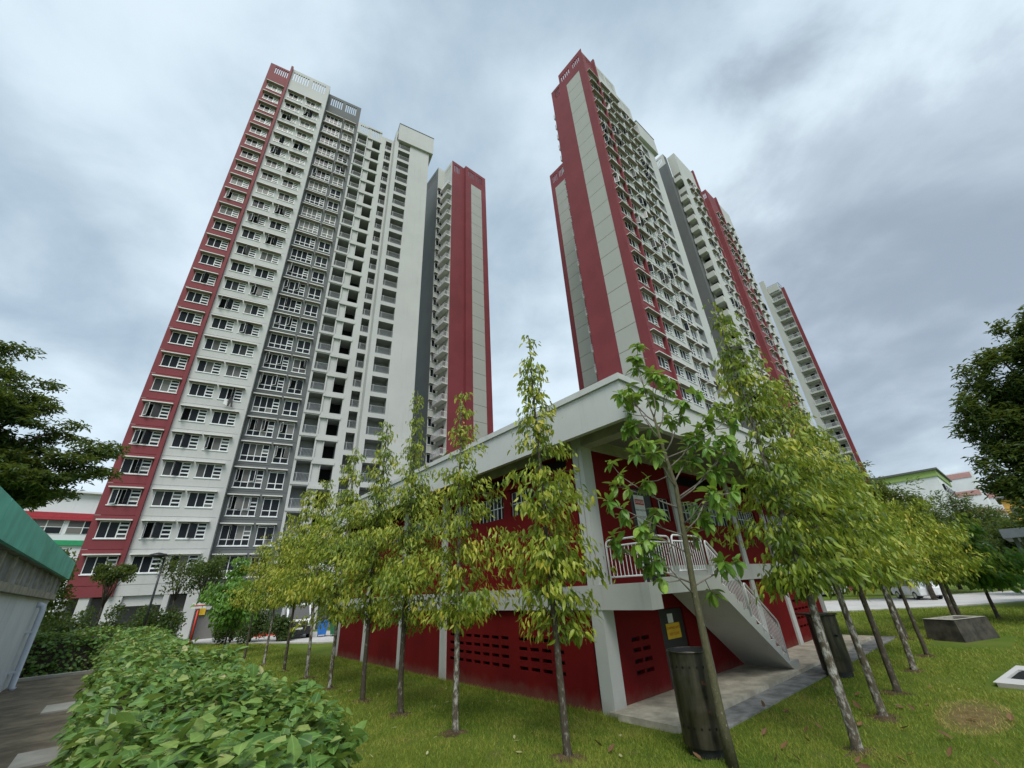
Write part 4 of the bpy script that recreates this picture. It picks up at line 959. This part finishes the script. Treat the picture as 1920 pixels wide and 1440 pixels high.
umbrella_tree('bushy tree squeezed between the hut and the red bay', -4.2, 36, 6.3, 3.2, 4.2, 5200, 84, 'l_mid', .45, 1.1)

# ---- large trees at both edges and in the distance
FE = small_leaf(.17, .062)
def big_tree(label, x, y, limbs, n, seed, mat, tint, ls, trunk_h, r0, sx=1.5, sz=.55, group=None, tmpl=FE, zb=0.0):
    """limbs: end points (x,y,z) in the world; flattened sprays of small leaves hang round every limb end"""
    rg = np.random.default_rng(seed); base = np.array([x, y, zb]); root = empty('large_tree', base, label, 'tree', group)
    tr = MB(); tr.tube([(0, 0, -.1), (.1, 0, trunk_h * .5), (0, .1, trunk_h)], [r0 * 1.25, r0, r0 * .8], 10); part('trunk', tr, 'trunk_dark', root)
    tips, w8 = [], []
    for e in limbs:
        e = np.array(e[:3], float) - base; f0 = np.array([0, .1, trunk_h]); b = MB(); mid = f0 * .45 + e * .55 + [0, 0, .6]
        b.tube([tuple(f0), tuple(f0 * .75 + e * .25 + [0, 0, .5]), tuple(mid), tuple(e)], [r0 * .5, r0 * .34, r0 * .2, .03], 6); part('branch', b, 'trunk_dark', root)
        tips.append(e); w8.append(1.0)
        for _ in range(4): tips.append(f0 * (q := rg.uniform(.15, .55)) + e * (1 - q) + rg.normal(0, .8, 3) * [sx * .6, sx * .6, sz]); w8.append(.9)
    tips = np.array(tips); w8 = np.array(w8) / np.sum(w8); i = rg.choice(len(tips), n, p=w8); sub_ = np.clip(rg.normal(0, 1, (len(tips), 7, 3)), -1.5, 1.5) * [sx * .55, sx * .55, sz * .6]
    c = tips[i] + sub_[i, rg.integers(0, 7, n)]
    P = c + np.clip(rg.normal(0, 1, (n, 3)), -1.7, 1.7) * [sx * .26, sx * .26, sz * .24]
    Dr = unit(rg.normal(0, 1, (n, 3)) * [1, 1, .4] + [0, 0, -.15]); U = unit(rg.normal(0, .35, (n, 3)) + [0, 0, 1])
    f = obj('foliage', leaf_cloud('foliage', tmpl, P, Dr, U, rg.uniform(.7, 1.35, n) * ls, np.clip(tint + rg.normal(0, .2, n), 0, 1), mat), root); f['kind'] = 'stuff'
big_tree('big dark spreading tree with feathery layers at the left edge', -9.5, 30.5, [(-8.3, 30, 14.6), (-7.0, 30, 13.6), (-5.6, 30.2, 12.4), (-6.8, 29.5, 11.6), (-4.9, 30, 11.0), (-3.3, 30, 10.3), (-3.6, 30.4, 9.3), (-4.6, 29.6, 8.5), (-6.2, 30, 9.6), (-6.0, 30.6, 8.0), (-8, 29, 12.0), (-8.2, 30, 9.4), (-10.5, 29, 13.5), (-11, 31, 11), (-12, 28, 9.5)], 68000, 91, 'l_dark', .42, 1.5, 6.5, .35, 1.25, .42, 'large dark trees at the edges of the view')
big_tree('tall dark tree filling the right edge', 31.5, -3.6, [(30, -3.85, 12.6), (30, -3.15, 11.9), (30, -2.25, 12.0), (30.3, -1.45, 10.6), (30, -1.05, 9.3), (30, -0.45, 8.4), (30.4, -0.95, 7.2), (30, -0.25, 6.4), (31, -1.15, 5.4), (30, -2.75, 9.8), (30, -3.75, 10.8), (29.5, -2.95, 7.8), (30, -3.95, 6.4), (31, -2.35, 4.6), (30, -5.15, 11.5), (31, -5.55, 8.5), (32, -3.55, 5.5), (33, -1.95, 8.5)], 85000, 92, 'l_dark', .50, 1.5, 4.0, .32, .80, .95, 'large dark trees at the edges of the view')
for k, (x, y, h, w_, lb) in enumerate([(50, 6.8, 10.5, 3.2, 'feathery dark tree behind the row, right of the far block'), (72, 7.2, 9.5, 4.0, 'dark crown in front of the pink-banded block'), (66, 3.8, 9.0, 4.0, 'dark tree before the orange building'), (78, 1.0, 8.0, 5.0, 'dark tree at the far side of the road by the shelter'), (62, 11.5, 9.0, 4.0, 'tree at the roadside behind the yellowish crowns'), (56, 0.0, 5.5, 3.2, 'low dark tree beside the grey shelter')]):
    big_tree(lb, x, y, [(x + math.cos(a) * w_ * r, y + math.sin(a) * w_ * r, h * q) for a, r, q in ((0, .5, .8), (1.1, .6, .7), (2.2, .5, .85), (3.3, .6, .6), (4.4, .5, .75), (5.4, .6, .65), (2, .1, .97))], 9000, 100 + k, 'l_dark' if k else 'l_mid', .45, 1.9, h * .38, .16, w_ * .32, h * .12, 'background trees along the far road')

# ---- grass: blades as one mass over the near lawn
def grass():
    rg = np.random.default_rng(9); n = 520000
    r = 7.5 + 34 * rg.random(n) ** 1.9; a = rg.uniform(math.atan2(.0, 1) - .05, 1.52, n)
    x, y = r * np.cos(a), r * np.sin(a)
    ok = (x > 1.3) & ~((x > 8.52) & (y > 4.95) & (x < 24.6)) & ~((x > 8.4) & (y > 7.0) & (x < 24.6))
    for (bx0, bx1, by0, by1) in ((15.3, 18.0, 1.2, 1.95), (22.2, 26, 1.7, 3.8)): ok &= ~((x > bx0) & (x < bx1) & (y > by0) & (y < by1))
    e = np.array(edge[1:-2]); d = np.interp(np.arctan2(y, x), np.arctan2(e[::-1, 1], e[::-1, 0]), np.hypot(e[::-1, 0], e[::-1, 1])); ok &= np.hypot(x, y) < d - .25
    keep = (np.sin(x * 1.7 + y * .8) * np.sin(y * 1.3 - x * .5) * .3 + .85) > rg.random(n); ok &= keep
    ok &= ~((((x - 12.75) * .9) ** 2 + ((y - 1.92) * 2.3) ** 2 < 1.0) & (rg.random(n) < .75))
    x, y, r = x[ok], y[ok], r[ok]; n = len(x); z = ground_h(x, y)
    cl = .5 + .5 * np.sin(x * 5.3 + 2 * np.sin(y * 2.1)) * np.sin(y * 4.7 + 1.7 * np.sin(x * 1.9)); h = rg.uniform(.018, .060, n) * (.7 + .8 * cl) * (1 + (r - 8) * .022); wd = .0045 * (1 + (r - 8) * .10)
    m2 = 9000; x = np.concatenate([x, 8.50 - np.abs(rg.normal(0, .10, m2))]); y = np.concatenate([y, rg.uniform(6.9, 24, m2)]); z = np.concatenate([z, np.zeros(m2)]); r = np.hypot(x, y)
    h = np.concatenate([h, rg.uniform(.05, .15, m2)]); wd = np.concatenate([wd, np.full(m2, .007)]); n = len(x)
    ph = rg.random(n) * 6.283; ln = rg.normal(0, .55, (n, 2)) * h[:, None]
    c, s = np.cos(ph) * wd, np.sin(ph) * wd
    V = np.stack([np.stack([x - c, y - s, z - .004], 1), np.stack([x + c, y + s, z - .004], 1), np.stack([x + ln[:, 0], y + ln[:, 1], z + h], 1)], 1)
    me = D.meshes.new('grass'); me.vertices.add(n * 3); me.vertices.foreach_set('co', V.reshape(-1).astype(np.float32))
    me.loops.add(n * 3); me.loops.foreach_set('vertex_index', np.arange(n * 3, dtype=np.int32)); me.polygons.add(n)
    me.polygons.foreach_set('loop_start', (np.arange(n) * 3).astype(np.int32)); me.polygons.foreach_set('loop_total', np.full(n, 3, np.int32)); me.update(calc_edges=True)
    dry = (np.sin(x * .9 + 1.1) * np.sin(y * 1.1) + np.sin(x * 2.3 - y * 1.7) * np.sin(x * 1.1 + y * 2.9)) * .13
    cl = np.concatenate([cl, np.full(n - len(cl), .2)]); tn = np.clip(rg.normal(.40, .22, n) + dry + .22 * (cl - .5), 0, .9); tn[((x - 12.75) * .8) ** 2 + ((y - 1.92) * 2.1) ** 2 < 1.3] = .97
    at = me.attributes.new('tint', 'FLOAT', 'POINT'); at.data.foreach_set('value', np.repeat(tn, 3).astype(np.float32)); me.materials.append(MT['g_blade'])
    tag(obj('grass', me), kind='stuff')
grass()
# ---- fallen leaves
DRY = tint_variants('fallen_leaf', leaf_template(.17, .085, -.55, .6, .45), 'l_dry', 4); PALE = tint_variants('fallen_leaf', leaf_template(.17, .07, -.2, .3, .45), 'l_pale', 2)
rg = np.random.default_rng(13)
spots = [[11.07, 5.0], [9.24, 4.35], [8.73, 3.87], [8.16, 3.75], [8.43, 3.46], [9.39, 3.64], [10.19, 3.67], [10.77, 3.28], [11.02, 2.72], [10.88, 2.02], [8.8, 2.88], [9.3, 2.35], [7.02, 6.14], [6.88, 5.91], [14.77, 2.78], [10.69, 4.8], [11.13, 4.55], [9.82, 3.85], [9.87, 1.98], [9.63, 2.43], [15.6, .95], [14.9, 1.2], [12.0, 3.5], [13.2, 2.6], [12.4, 2.7]]
pale = [[7.78, 6.31], [6.83, 5.6], [7.16, 6.38], [11.19, 3.72], [12.03, 4.02], [12.7, 3.11], [7.1, 8.89], [6.82, 9.93], [6.56, 11.06], [4.06, 8.9], [4.76, 8.26], [5.94, 7.03], [6.84, 7.74], [14.9, 2.3], [13.9, 4.3], [16.5, 2.6], [5.2, 10.3], [4.9, 12.4], [6.3, 13.8], [4.2, 11.2]]
spots += [[float(a), float(b)] for a, b in zip(rg.uniform(7.0, 13.5, 16), rg.uniform(1.0, 4.7, 16))]; pale += [[float(a), float(b)] for a, b in zip(rg.uniform(3.8, 8.2, 22), rg.uniform(6.0, 16, 22))]
for k, (x, y) in enumerate(spots + pale):
    b = k < len(spots); s_ = float(rg.uniform(.55, 1.15) if b else rg.uniform(.4, .95))
    o = obj('fallen_leaf', (DRY if b else PALE)[k % (4 if b else 2)], None, (x, y, float(ground_h(x, y)) + .035), rot=(float(rg.normal(0, .25)), float(rg.normal(0, .25)), float(rg.uniform(0, 6.28))), scale=s_)
    tag(o, 'curled brown fallen leaf on the grass' if b else 'pale yellowish fallen leaf on the grass', 'fallen leaf', 'brown leaves fallen on the lawn' if b else 'pale leaves fallen on the lawn')
# ================================================================== smaller things
def drum(label, x, y, rz, lid, seed):
    root = empty('burning_drum', (x, y, 0), label, 'drum', 'steel burning drums on the lawn', rz); r, h, zb = .365, 1.30, .13
    n = 40; b = MB()
    # perforated sheet: square holes in two rings, left open in the mesh
    rows = [zb, zb + .24, zb + .275, zb + .55, zb + .80, h - .10, h - .065, h + zb - .0]
    P = lambda a, z: (r * math.cos(a), r * math.sin(a), z)
    for i in range(n * 2):
        a0, a1 = math.pi * i / n, math.pi * (i + 1) / n
        for j in range(len(rows) - 1):
            if j in (1, 5) and i % 4 == 0: continue
            b.face([P(a0, rows[j]), P(a1, rows[j]), P(a1, rows[j + 1]), P(a0, rows[j + 1])], 0, True)
    b2 = MB(); 
    for i in range(n):
        a0, a1 = 2 * math.pi * i / n, 2 * math.pi * (i + 1) / n
        q = lambda a, rr, z: (rr * math.cos(a), rr * math.sin(a), z)
        b2.face([q(a1, r - .02, zb), q(a0, r - .02, zb), q(a0, r - .02, h + zb), q(a1, r - .02, h + zb)], 0, True)
    part('drum_wall', b, 'drum', root); part('inner_lining', b2, 'black', root)
    rm = MB(); rm.tube([(r * math.cos(t), r * math.sin(t), h + zb) for t in np.linspace(0, 2 * math.pi, 41)], .014, 6, cap=False); part('rim', rm, 'drum', root)
    sh_ = MB(); sh_.prism([((r - .025) * math.cos(t), (r - .025) * math.sin(t)) for t in np.linspace(0, 2 * math.pi, 32, endpoint=False)], h + .02, h + .06); part('ash_tray', sh_, 'palestone', root)
    ft = MB(); ft.prism([((r - .05) * math.cos(t), (r - .05) * math.sin(t)) for t in np.linspace(0, 2 * math.pi, 28, endpoint=False)], -.02, zb); part('foot', ft, 'black', root)
    if lid:
        part('lid', bx(-.46, .20, -.40, .40, h + zb + .03, h + zb + .07), 'drum', root)
        fl = MB()
        for k in range(9):
            a = -2.5 + k * .12; fl.face([(1.05 * r * math.cos(a) - .10 * k / 8, 1.05 * r * math.sin(a), .45), (1.05 * r * math.cos(a + .12) - .10 * (k + 1) / 8, 1.05 * r * math.sin(a + .12), .45), (1.05 * r * math.cos(a + .12) - .12 * (k + 1) / 8, 1.05 * r * math.sin(a + .12), h + zb), (1.05 * r * math.cos(a) - .12 * k / 8, 1.05 * r * math.sin(a), h + zb)])
        part('door_flap', fl, 'drum', root); part('handle', bx(-.05, .02, -r - .10, -r - .02, .95, .99), 'black', root)
drum('open stained steel drum in front of the stair, ringed by square holes', 7.98, 4.70, .4, False, 1)
drum('dented steel drum with flat lid standing by the second stem', 15.45, 4.72, -.6, True, 2)
# concrete trough
root = empty('concrete_trough', (24.75, 3.05, 0), 'dark weathered concrete trough with pale rim on the grass', 'trough', rz=math.atan2(2.13 - 3.35, 25.58 - 22.64) + .0)
b = MB(); Lh, bw, tw = 1.62, .62, .48
def ringbox(z0, z1, l0, w0, l1, w1):
    q = [(-l0, -w0, z0), (l0, -w0, z0), (l0, w0, z0), (-l0, w0, z0), (-l1, -w1, z1), (l1, -w1, z1), (l1, w1, z1), (-l1, w1, z1)]
    for f in ((0, 1, 5, 4), (1, 2, 6, 5), (2, 3, 7, 6), (3, 0, 4, 7)): b.face([q[i] for i in f])
ringbox(-.05, .70, 1.02, .60, .96, .50); part('trough_body', b, 'darkstone', root)
b = MB(); b.facade(-.98, .98, -.52, .52, [(-.70, .58, -.36, .36, .35)], y=0); o = part('trough_rim', b, 'palestone', root, loc=(0, 0, .705), rot=(-math.pi / 2, 0, 0))
part('trough_soil', bx(-.72, .60, -.38, .38, .42, .56), 'darkstone', root)
# inspection cover at the right edge
root = empty('inspection_cover', (16.85, 1.32, -.04), 'pale concrete inspection slab with dark metal grating, lower right', 'inspection cover', rz=-.11)
b = MB(); b.facade(-1.1, 1.6, -.30, .36, [(-.42, .95, -.17, .24, .05)], y=0); part('slab', b, 'road', root, loc=(0, 0, .125), rot=(-math.pi / 2, 0, 0))
b = MB(); b.box(-1.1, 1.6, -.36, -.34, -.05, .123); b.box(-1.1, -1.08, -.34, .30, -.05, .123); b.box(-1.08, 1.6, .28, .30, -.05, .123); b.box(1.58, 1.6, -.34, .28, -.05, .123); part('slab_side', b, 'palestone', root)
for k in range(14): part('grate_bar', bx(-.40 + k * .098, -.36 + k * .098, -.24, .17, .08, .112), 'black', root)
part('grate_pan', bx(-.44, .97, -.26, .19, .02, .07), 'greybox', root)
# ---- the low hut with green roof edge on the left
root = empty('utility_hut', (-1.74, 19.29, 1.0), 'low blue-grey hut with green metal roof edge and downpipe beside the path', 'hut')
part('wall', bx(-6, 0, -17.5, 0, -.6, 1.98), 'bluewall', root)
part('ledge', bx(-6, .10, -17.5, .10, 1.983, 2.12), 'palestone', root)
mb = MB(); y = -17.4
k = 0
while y < 0:
    o = part('louvre_panel', bx(-.06, .0, y, y + 1.02, 2.123, 2.56), 'louvre', root); part('mullion', bx(-.05, .05, y + 1.025, y + 1.115, 2.123, 2.558), 'palestone', root); y += 1.12; k += 1
part('louvre_panel', bx(-6, -.05, .0, .05, 2.123, 2.56), 'louvre', root)
y = -17.6
while y < .9:
    part('fascia_sheet', bx(.10, .17, y, min(y + 1.78, 1.0), 2.57, 3.06), 'green', root); y += 1.8
part('fascia_sheet', bx(-6, .10, .93, 1.0, 2.57, 3.06), 'green', root)
part('roof', bx(-6, .095, -17.6, .925, 2.57, 2.70), 'louvre', root)
b = MB(); b.tube([(-.05, -2.10, 1.83), (.06, -2.10, 1.83), (.12, -2.10, 1.80), (.14, -2.10, 1.72), (.14, -2.10, .05), (.20, -2.10, -.0)], .062, 10); part('downpipe', b, 'pipe', root)
for z in (.35, 1.2): part('pipe_bracket', bx(0, .15, -2.18, -2.02, z, z + .04), 'pipe', root)
part('recess_frame', bx(0, .025, -1.0, -.55, .12, .42), 'louvre', root)
# ---- street lamp, red pole
root = empty('street_lamp', (1.22, 36, 0), 'slim black lamp post with a flat disc head before the tall block', 'street lamp')
b = MB(); b.tube([(0, 0, 0), (0, 0, 5.5)], [.075, .05], 8); part('pole', b, 'blackmetal', root)
b = MB(); b.tube([(0, 0, 5.5), (0, 0, 5.58), (0, 0, 5.70), (0, 0, 5.80)], [.12, .55, .45, .08], 16); part('lamp_head', b, 'blackmetal', root, loc=(-.35, .1, 0))
b = MB(); b.tube([(0, 0, 5.4), (-.35, .1, 5.55)], .03, 6); part('arm', b, 'blackmetal', root)
root = empty('sign_post', (4.25, 41.2, 0), 'thin red post carrying a small white board', 'sign post')
b = MB(); b.tube([(0, 0, 0), (0, 0, 2.6)], .06, 8); part('post', b, 'redpole', root); part('board', bx(-.45, .45, -.10, -.07, 2.45, 2.85), 'signwhite', root)
part('board_stripe', bx(-.38, .38, -.106, -.101, 2.60, 2.68), 'redpole', root)
# ---- vehicles
def wheel(parent, x, y, r=.34, w_=.22):
    b = MB(); b.tube([(0, -w_ / 2, 0), (0, w_ / 2, 0)], r, 18); t = part('wheel', b, 'tyre', parent, loc=(x, y, r)); b = MB(); b.tube([(0, -w_ / 2 - .012, 0), (0, w_ / 2 + .012, 0)], r * .6, 14); part('rim', b, 'chrome', t)
def van(x, y, rz):
    root = empty('parked_van', (x, y, .016), 'white van with black grille and bumper facing the lawn', 'van', rz=rz)   # local +x forward
    L_, Wd = 5.2, 1.96
    def shell(prof, w0, w1, mat, name, parent=root):
        b = MB(); n = len(prof)
        b.v += [(px, -w0 / 2 if pz < 1.15 else -w1 / 2, pz) for px, pz in prof] + [(px, w0 / 2 if pz < 1.15 else w1 / 2, pz) for px, pz in prof]
        b.f.append(tuple(range(n))); b.f.append(tuple(reversed(range(n, 2 * n)))); b.mi += [0, 0]; b.sm += [False, False]
        for i in range(n):
            j = (i + 1) % n; b.f.append((i, i + n, j + n, j)); b.mi.append(0); b.sm.append(False)
        me = b.mesh(name, [mat]); bm2 = bmesh.new(); bm2.from_mesh(me); bmesh.ops.recalc_face_normals(bm2, faces=bm2.faces); bm2.to_mesh(me); bm2.free()
        o = obj(name, me, parent); mo = o.modifiers.new('bevel', 'BEVEL'); mo.width = .05; mo.segments = 2; return o
    shell([(-2.6, .35), (2.45, .35), (2.55, .75), (2.40, 1.10), (1.75, 1.30), (.95, 2.28), (.5, 2.38), (-2.5, 2.36), (-2.62, 1.2)], Wd, Wd - .22, 'whitecar', 'body')
    part('windscreen', (lambda b: (b.face([(1.79, -.78, 1.32), (1.79, .78, 1.32), (1.04, .70, 2.22), (1.04, -.70, 2.22)]), b)[1])(MB()), 'glass', root, loc=(.03, 0, .01))
    for s in (-1, 1):
        part('side_window', bx(.35, 1.15, s * .945, s * .955, 1.35, 2.0), 'glass', root); part('headlight', bx(2.36, 2.56, s * .60, s * .90, .82, 1.02), 'lamp', root)
        part('door_mirror', bx(1.35, 1.5, s * .98, s * 1.18, 1.35, 1.65), 'black', root)
        for xx in (-1.7, 1.6): wheel(root, xx, s * .84)
    part('bumper', bx(2.40, 2.66, -.97, .97, .28, .80), 'black', root); part('grille', bx(2.38, 2.575, -.58, .58, .82, 1.16), 'black', root)
    for z in (.90, 1.0, 1.09): part('grille_bar', bx(2.576, 2.59, -.55, .55, z, z + .025), 'chrome', root)
    part('number_plate', bx(2.662, 2.675, -.26, .26, .62, .74), 'signwhite', root)
    e = MB(); e.tube([(0, .13 * math.cos(t), .13 * math.sin(t)) for t in np.linspace(0, 2 * math.pi, 25)], .014, 6, cap=False)
    for a in (90, 210, 330): e.tube([(0, 0, 0), (0, .13 * math.cos(R(a)), .13 * math.sin(R(a)))], [.022, .006], 5)
    part('emblem', e, 'chrome', root, loc=(2.60, 0, 1.06))
def facing(x, y): return math.atan2(-y, -x)
van(11.0, 40.8, facing(11.0, 40.8) + .12)
def bin_(name, label, x, y, mat, rz, s=1.0):
    root = empty(name, (x, y, .016), label, 'wheeled bin', 'wheeled bins by the wall end', rz)
    b = MB(); q0, q1 = .30 * s, .38 * s
    b.v += [(-q0, -q0, .14), (q0, -q0, .14), (q0, q0, .14), (-q0, q0, .14), (-q1, -q1, 1.0), (q1, -q1, 1.0), (q1, q1, 1.0), (-q1, q1, 1.0)]
    for f in ((0, 3, 2, 1), (4, 5, 6, 7), (0, 1, 5, 4), (1, 2, 6, 5), (2, 3, 7, 6), (3, 0, 4, 7)): b.f.append(f); b.mi.append(0); b.sm.append(False)
    part('bin_body', b, mat, root); l = MB(); l.prism([(-.42 * s, 1.003), (.42 * s, 1.003), (.40 * s, 1.07), (0, 1.12), (-.40 * s, 1.07)], -.42 * s, .42 * s, axis=1); part('lid', l, mat, root)
    part('handle', bx(-.25, .25, .40 * s, .46 * s, .95, 1.0), mat, root)
    for sx in (-1, 1):
        b = MB(); b.tube([(sx * .26 - .03, .28, .12), (sx * .26 + .03, .28, .12)], .12, 12); part('wheel', b, 'tyre', root)
bin_('wheeled_bin', 'blue wheeled bin standing left of the green one', 12.3, 38.0, 'blue', facing(12, 38) + math.pi / 2, 1.0)
bin_('wheeled_bin', 'large green wheeled bin at the end of the red wall', 13.2, 37.3, 'greenbin', facing(13, 37) + math.pi / 2, 1.5)
tag(part('kerb_marker', bx(-1.6, 1.6, -.15, .15, 0, .28), 'redpole', loc=(10.2, 45.2, .016), rz=-.35), 'low red kerb behind the parked van', 'kerb')
def car(label, x, y, rz, mat, h=1.5):
    root = empty('parked_car', (x, y, .016), label, 'car', 'cars on the far road', rz)
    b = MB(); b.prism([(-2.1, .3), (2.1, .3), (2.2, .65), (2.05, .85), (1.2, .98), (.55, h), (-1.1, h), (-1.9, 1.0), (-2.15, .9)], -.86, .86, axis=1)
    me = b.mesh('body', [mat]); bm2 = bmesh.new(); bm2.from_mesh(me); bmesh.ops.recalc_face_normals(bm2, faces=bm2.faces); bm2.to_mesh(me); bm2.free()
    o = obj('body', me, root); mo = o.modifiers.new('bevel', 'BEVEL'); mo.width = .07; mo.segments = 3
    for s in (-1, 1):
        w_ = MB(); w_.prism([(-1.45, 1.02), (.95, 1.02), (.48, h - .07), (-1.05, h - .07)], s * .862, s * .872, axis=1); part('side_window', w_, 'glass', root)
        for xx in (-1.3, 1.3): wheel(root, xx, s * .78, .31, .2)
        part('headlight', bx(2.10, 2.2, s * .45, s * .75, .62, .74), 'lamp', root)
    part('windscreen', (lambda q: (q.face([(1.19, -.74, 1.0), (1.19, .74, 1.0), (.60, .68, h - .05), (.60, -.68, h - .05)]), q)[1])(MB()), 'glass', root, loc=(.025, 0, .02))
car('white car on the far road behind the low trees', 52.0, 8.0, R(35), 'whitecar')
# ---- grey shelter at the right edge
root = empty('shelter', (40, .1, 0), 'grey metal walkway shelter at the right edge behind the low trees', 'shelter')
part('roof', bx(-1, 8, -6, .95, 3.75, 4.25), 'greybox', root)
for yy in (.5, -2.5): part('post', bx(-.1, .1, yy - .1, yy + .1, 0, 3.75), 'greybox', root)
part('side_panel', bx(-.05, .05, -6, .3, 2.3, 3.74), 'greybox', root); part('low_wall', bx(1.5, 1.7, -6, .8, 0, 2.2), 'darkstone', root)
# ---- school behind the left block
root = empty('school_building', (-13.5, 72, 0), 'white school building with red and green bands behind the left block', 'building')
part('wall', bx(-6, 18, 0, 12, 0, 15.6), 'school', root); part('roof_edge', bx(-6.3, 18, -.5, 12, 15.603, 15.8), 'school', root)
part('red_band', bx(-6, 18, -.12, -.002, 12.75, 13.3), 'schoolred', root); part('window_shade', bx(2.5, 18, -.35, -.002, 12.45, 12.7), 'schoolred', root)
part('green_band', bx(-6, 18, -.25, -.002, 9.7, 10.25), 'schoolgreen', root)
for k in range(4):
    wo = part('window', bx(2.9 + k * 3.1, 5.7 + k * 3.1, -.04, -.002, 10.95, 12.4), 'frame', root)
    for j in range(2):
        for z in (11.0, 11.75): part('pane', bx(2.98 + k * 3.1 + j * 1.36, 4.24 + k * 3.1 + j * 1.36, -.06, -.042, z, z + .66), 'glass', wo)
# ---- flats with a lime roof edge, pink-banded flats and an orange house far to the right
root = empty('distant_flats', (160, 10, 0), 'distant white flats with lime green roof edge above the trees', 'flats', 'distant housing on the right')
part('end_wall', bx(0, 30, 0, 13.5, 0, 24.0), 'school', root); part('green_band', bx(-.3, 30, -.3, 13.8, 24.003, 25.6), 'lime', root); part('roof', bx(-.8, 31, -.8, 14.3, 25.603, 26.1), 'grey', root)
for k in range(6):
    for j in range(5): part('window', bx(2 + j * 5, 5 + j * 5, -.5, -.002, 4.4 + k * 3.2, 6.0 + k * 3.2), 'glass', root)
for q, (x, y, h, lb) in enumerate([(198, 4.2, 29.0, 'distant stepped flats with pink bands beside the lime-edged ones'), (226, 1.2, 24.5, 'lower distant flats with pink bands, farthest right of the pair')]):
    root = empty('distant_flats', (x, y, 0), lb, 'flats', 'distant housing on the right')
    part('wall', bx(0, 25, 0, 8, 0, h), 'school', root)
    for k in range(int(h / 5.6)): part('pink_band', bx(-.15, -.002, .5, 7.5, h - 1.9 - k * 5.6, h - .3 - k * 5.6), 'pink', root)
root = empty('distant_house', (118, -4.0, 0), 'orange distant building glimpsed through the dark tree', 'building'); part('wall', bx(0, 10, 0, 5.0, 0, 12.5), 'orange', root); part('roof', bx(-.5, 10.5, -.5, 5.5, 12.503, 12.9), 'grey', root)
for k in range(3):
    for j in range(2): part('window', bx(-.05, -.002, .6 + j * 2.3, 2.1 + j * 2.3, 3.0 + k * 3.2, 4.6 + k * 3.2), 'glass', root)
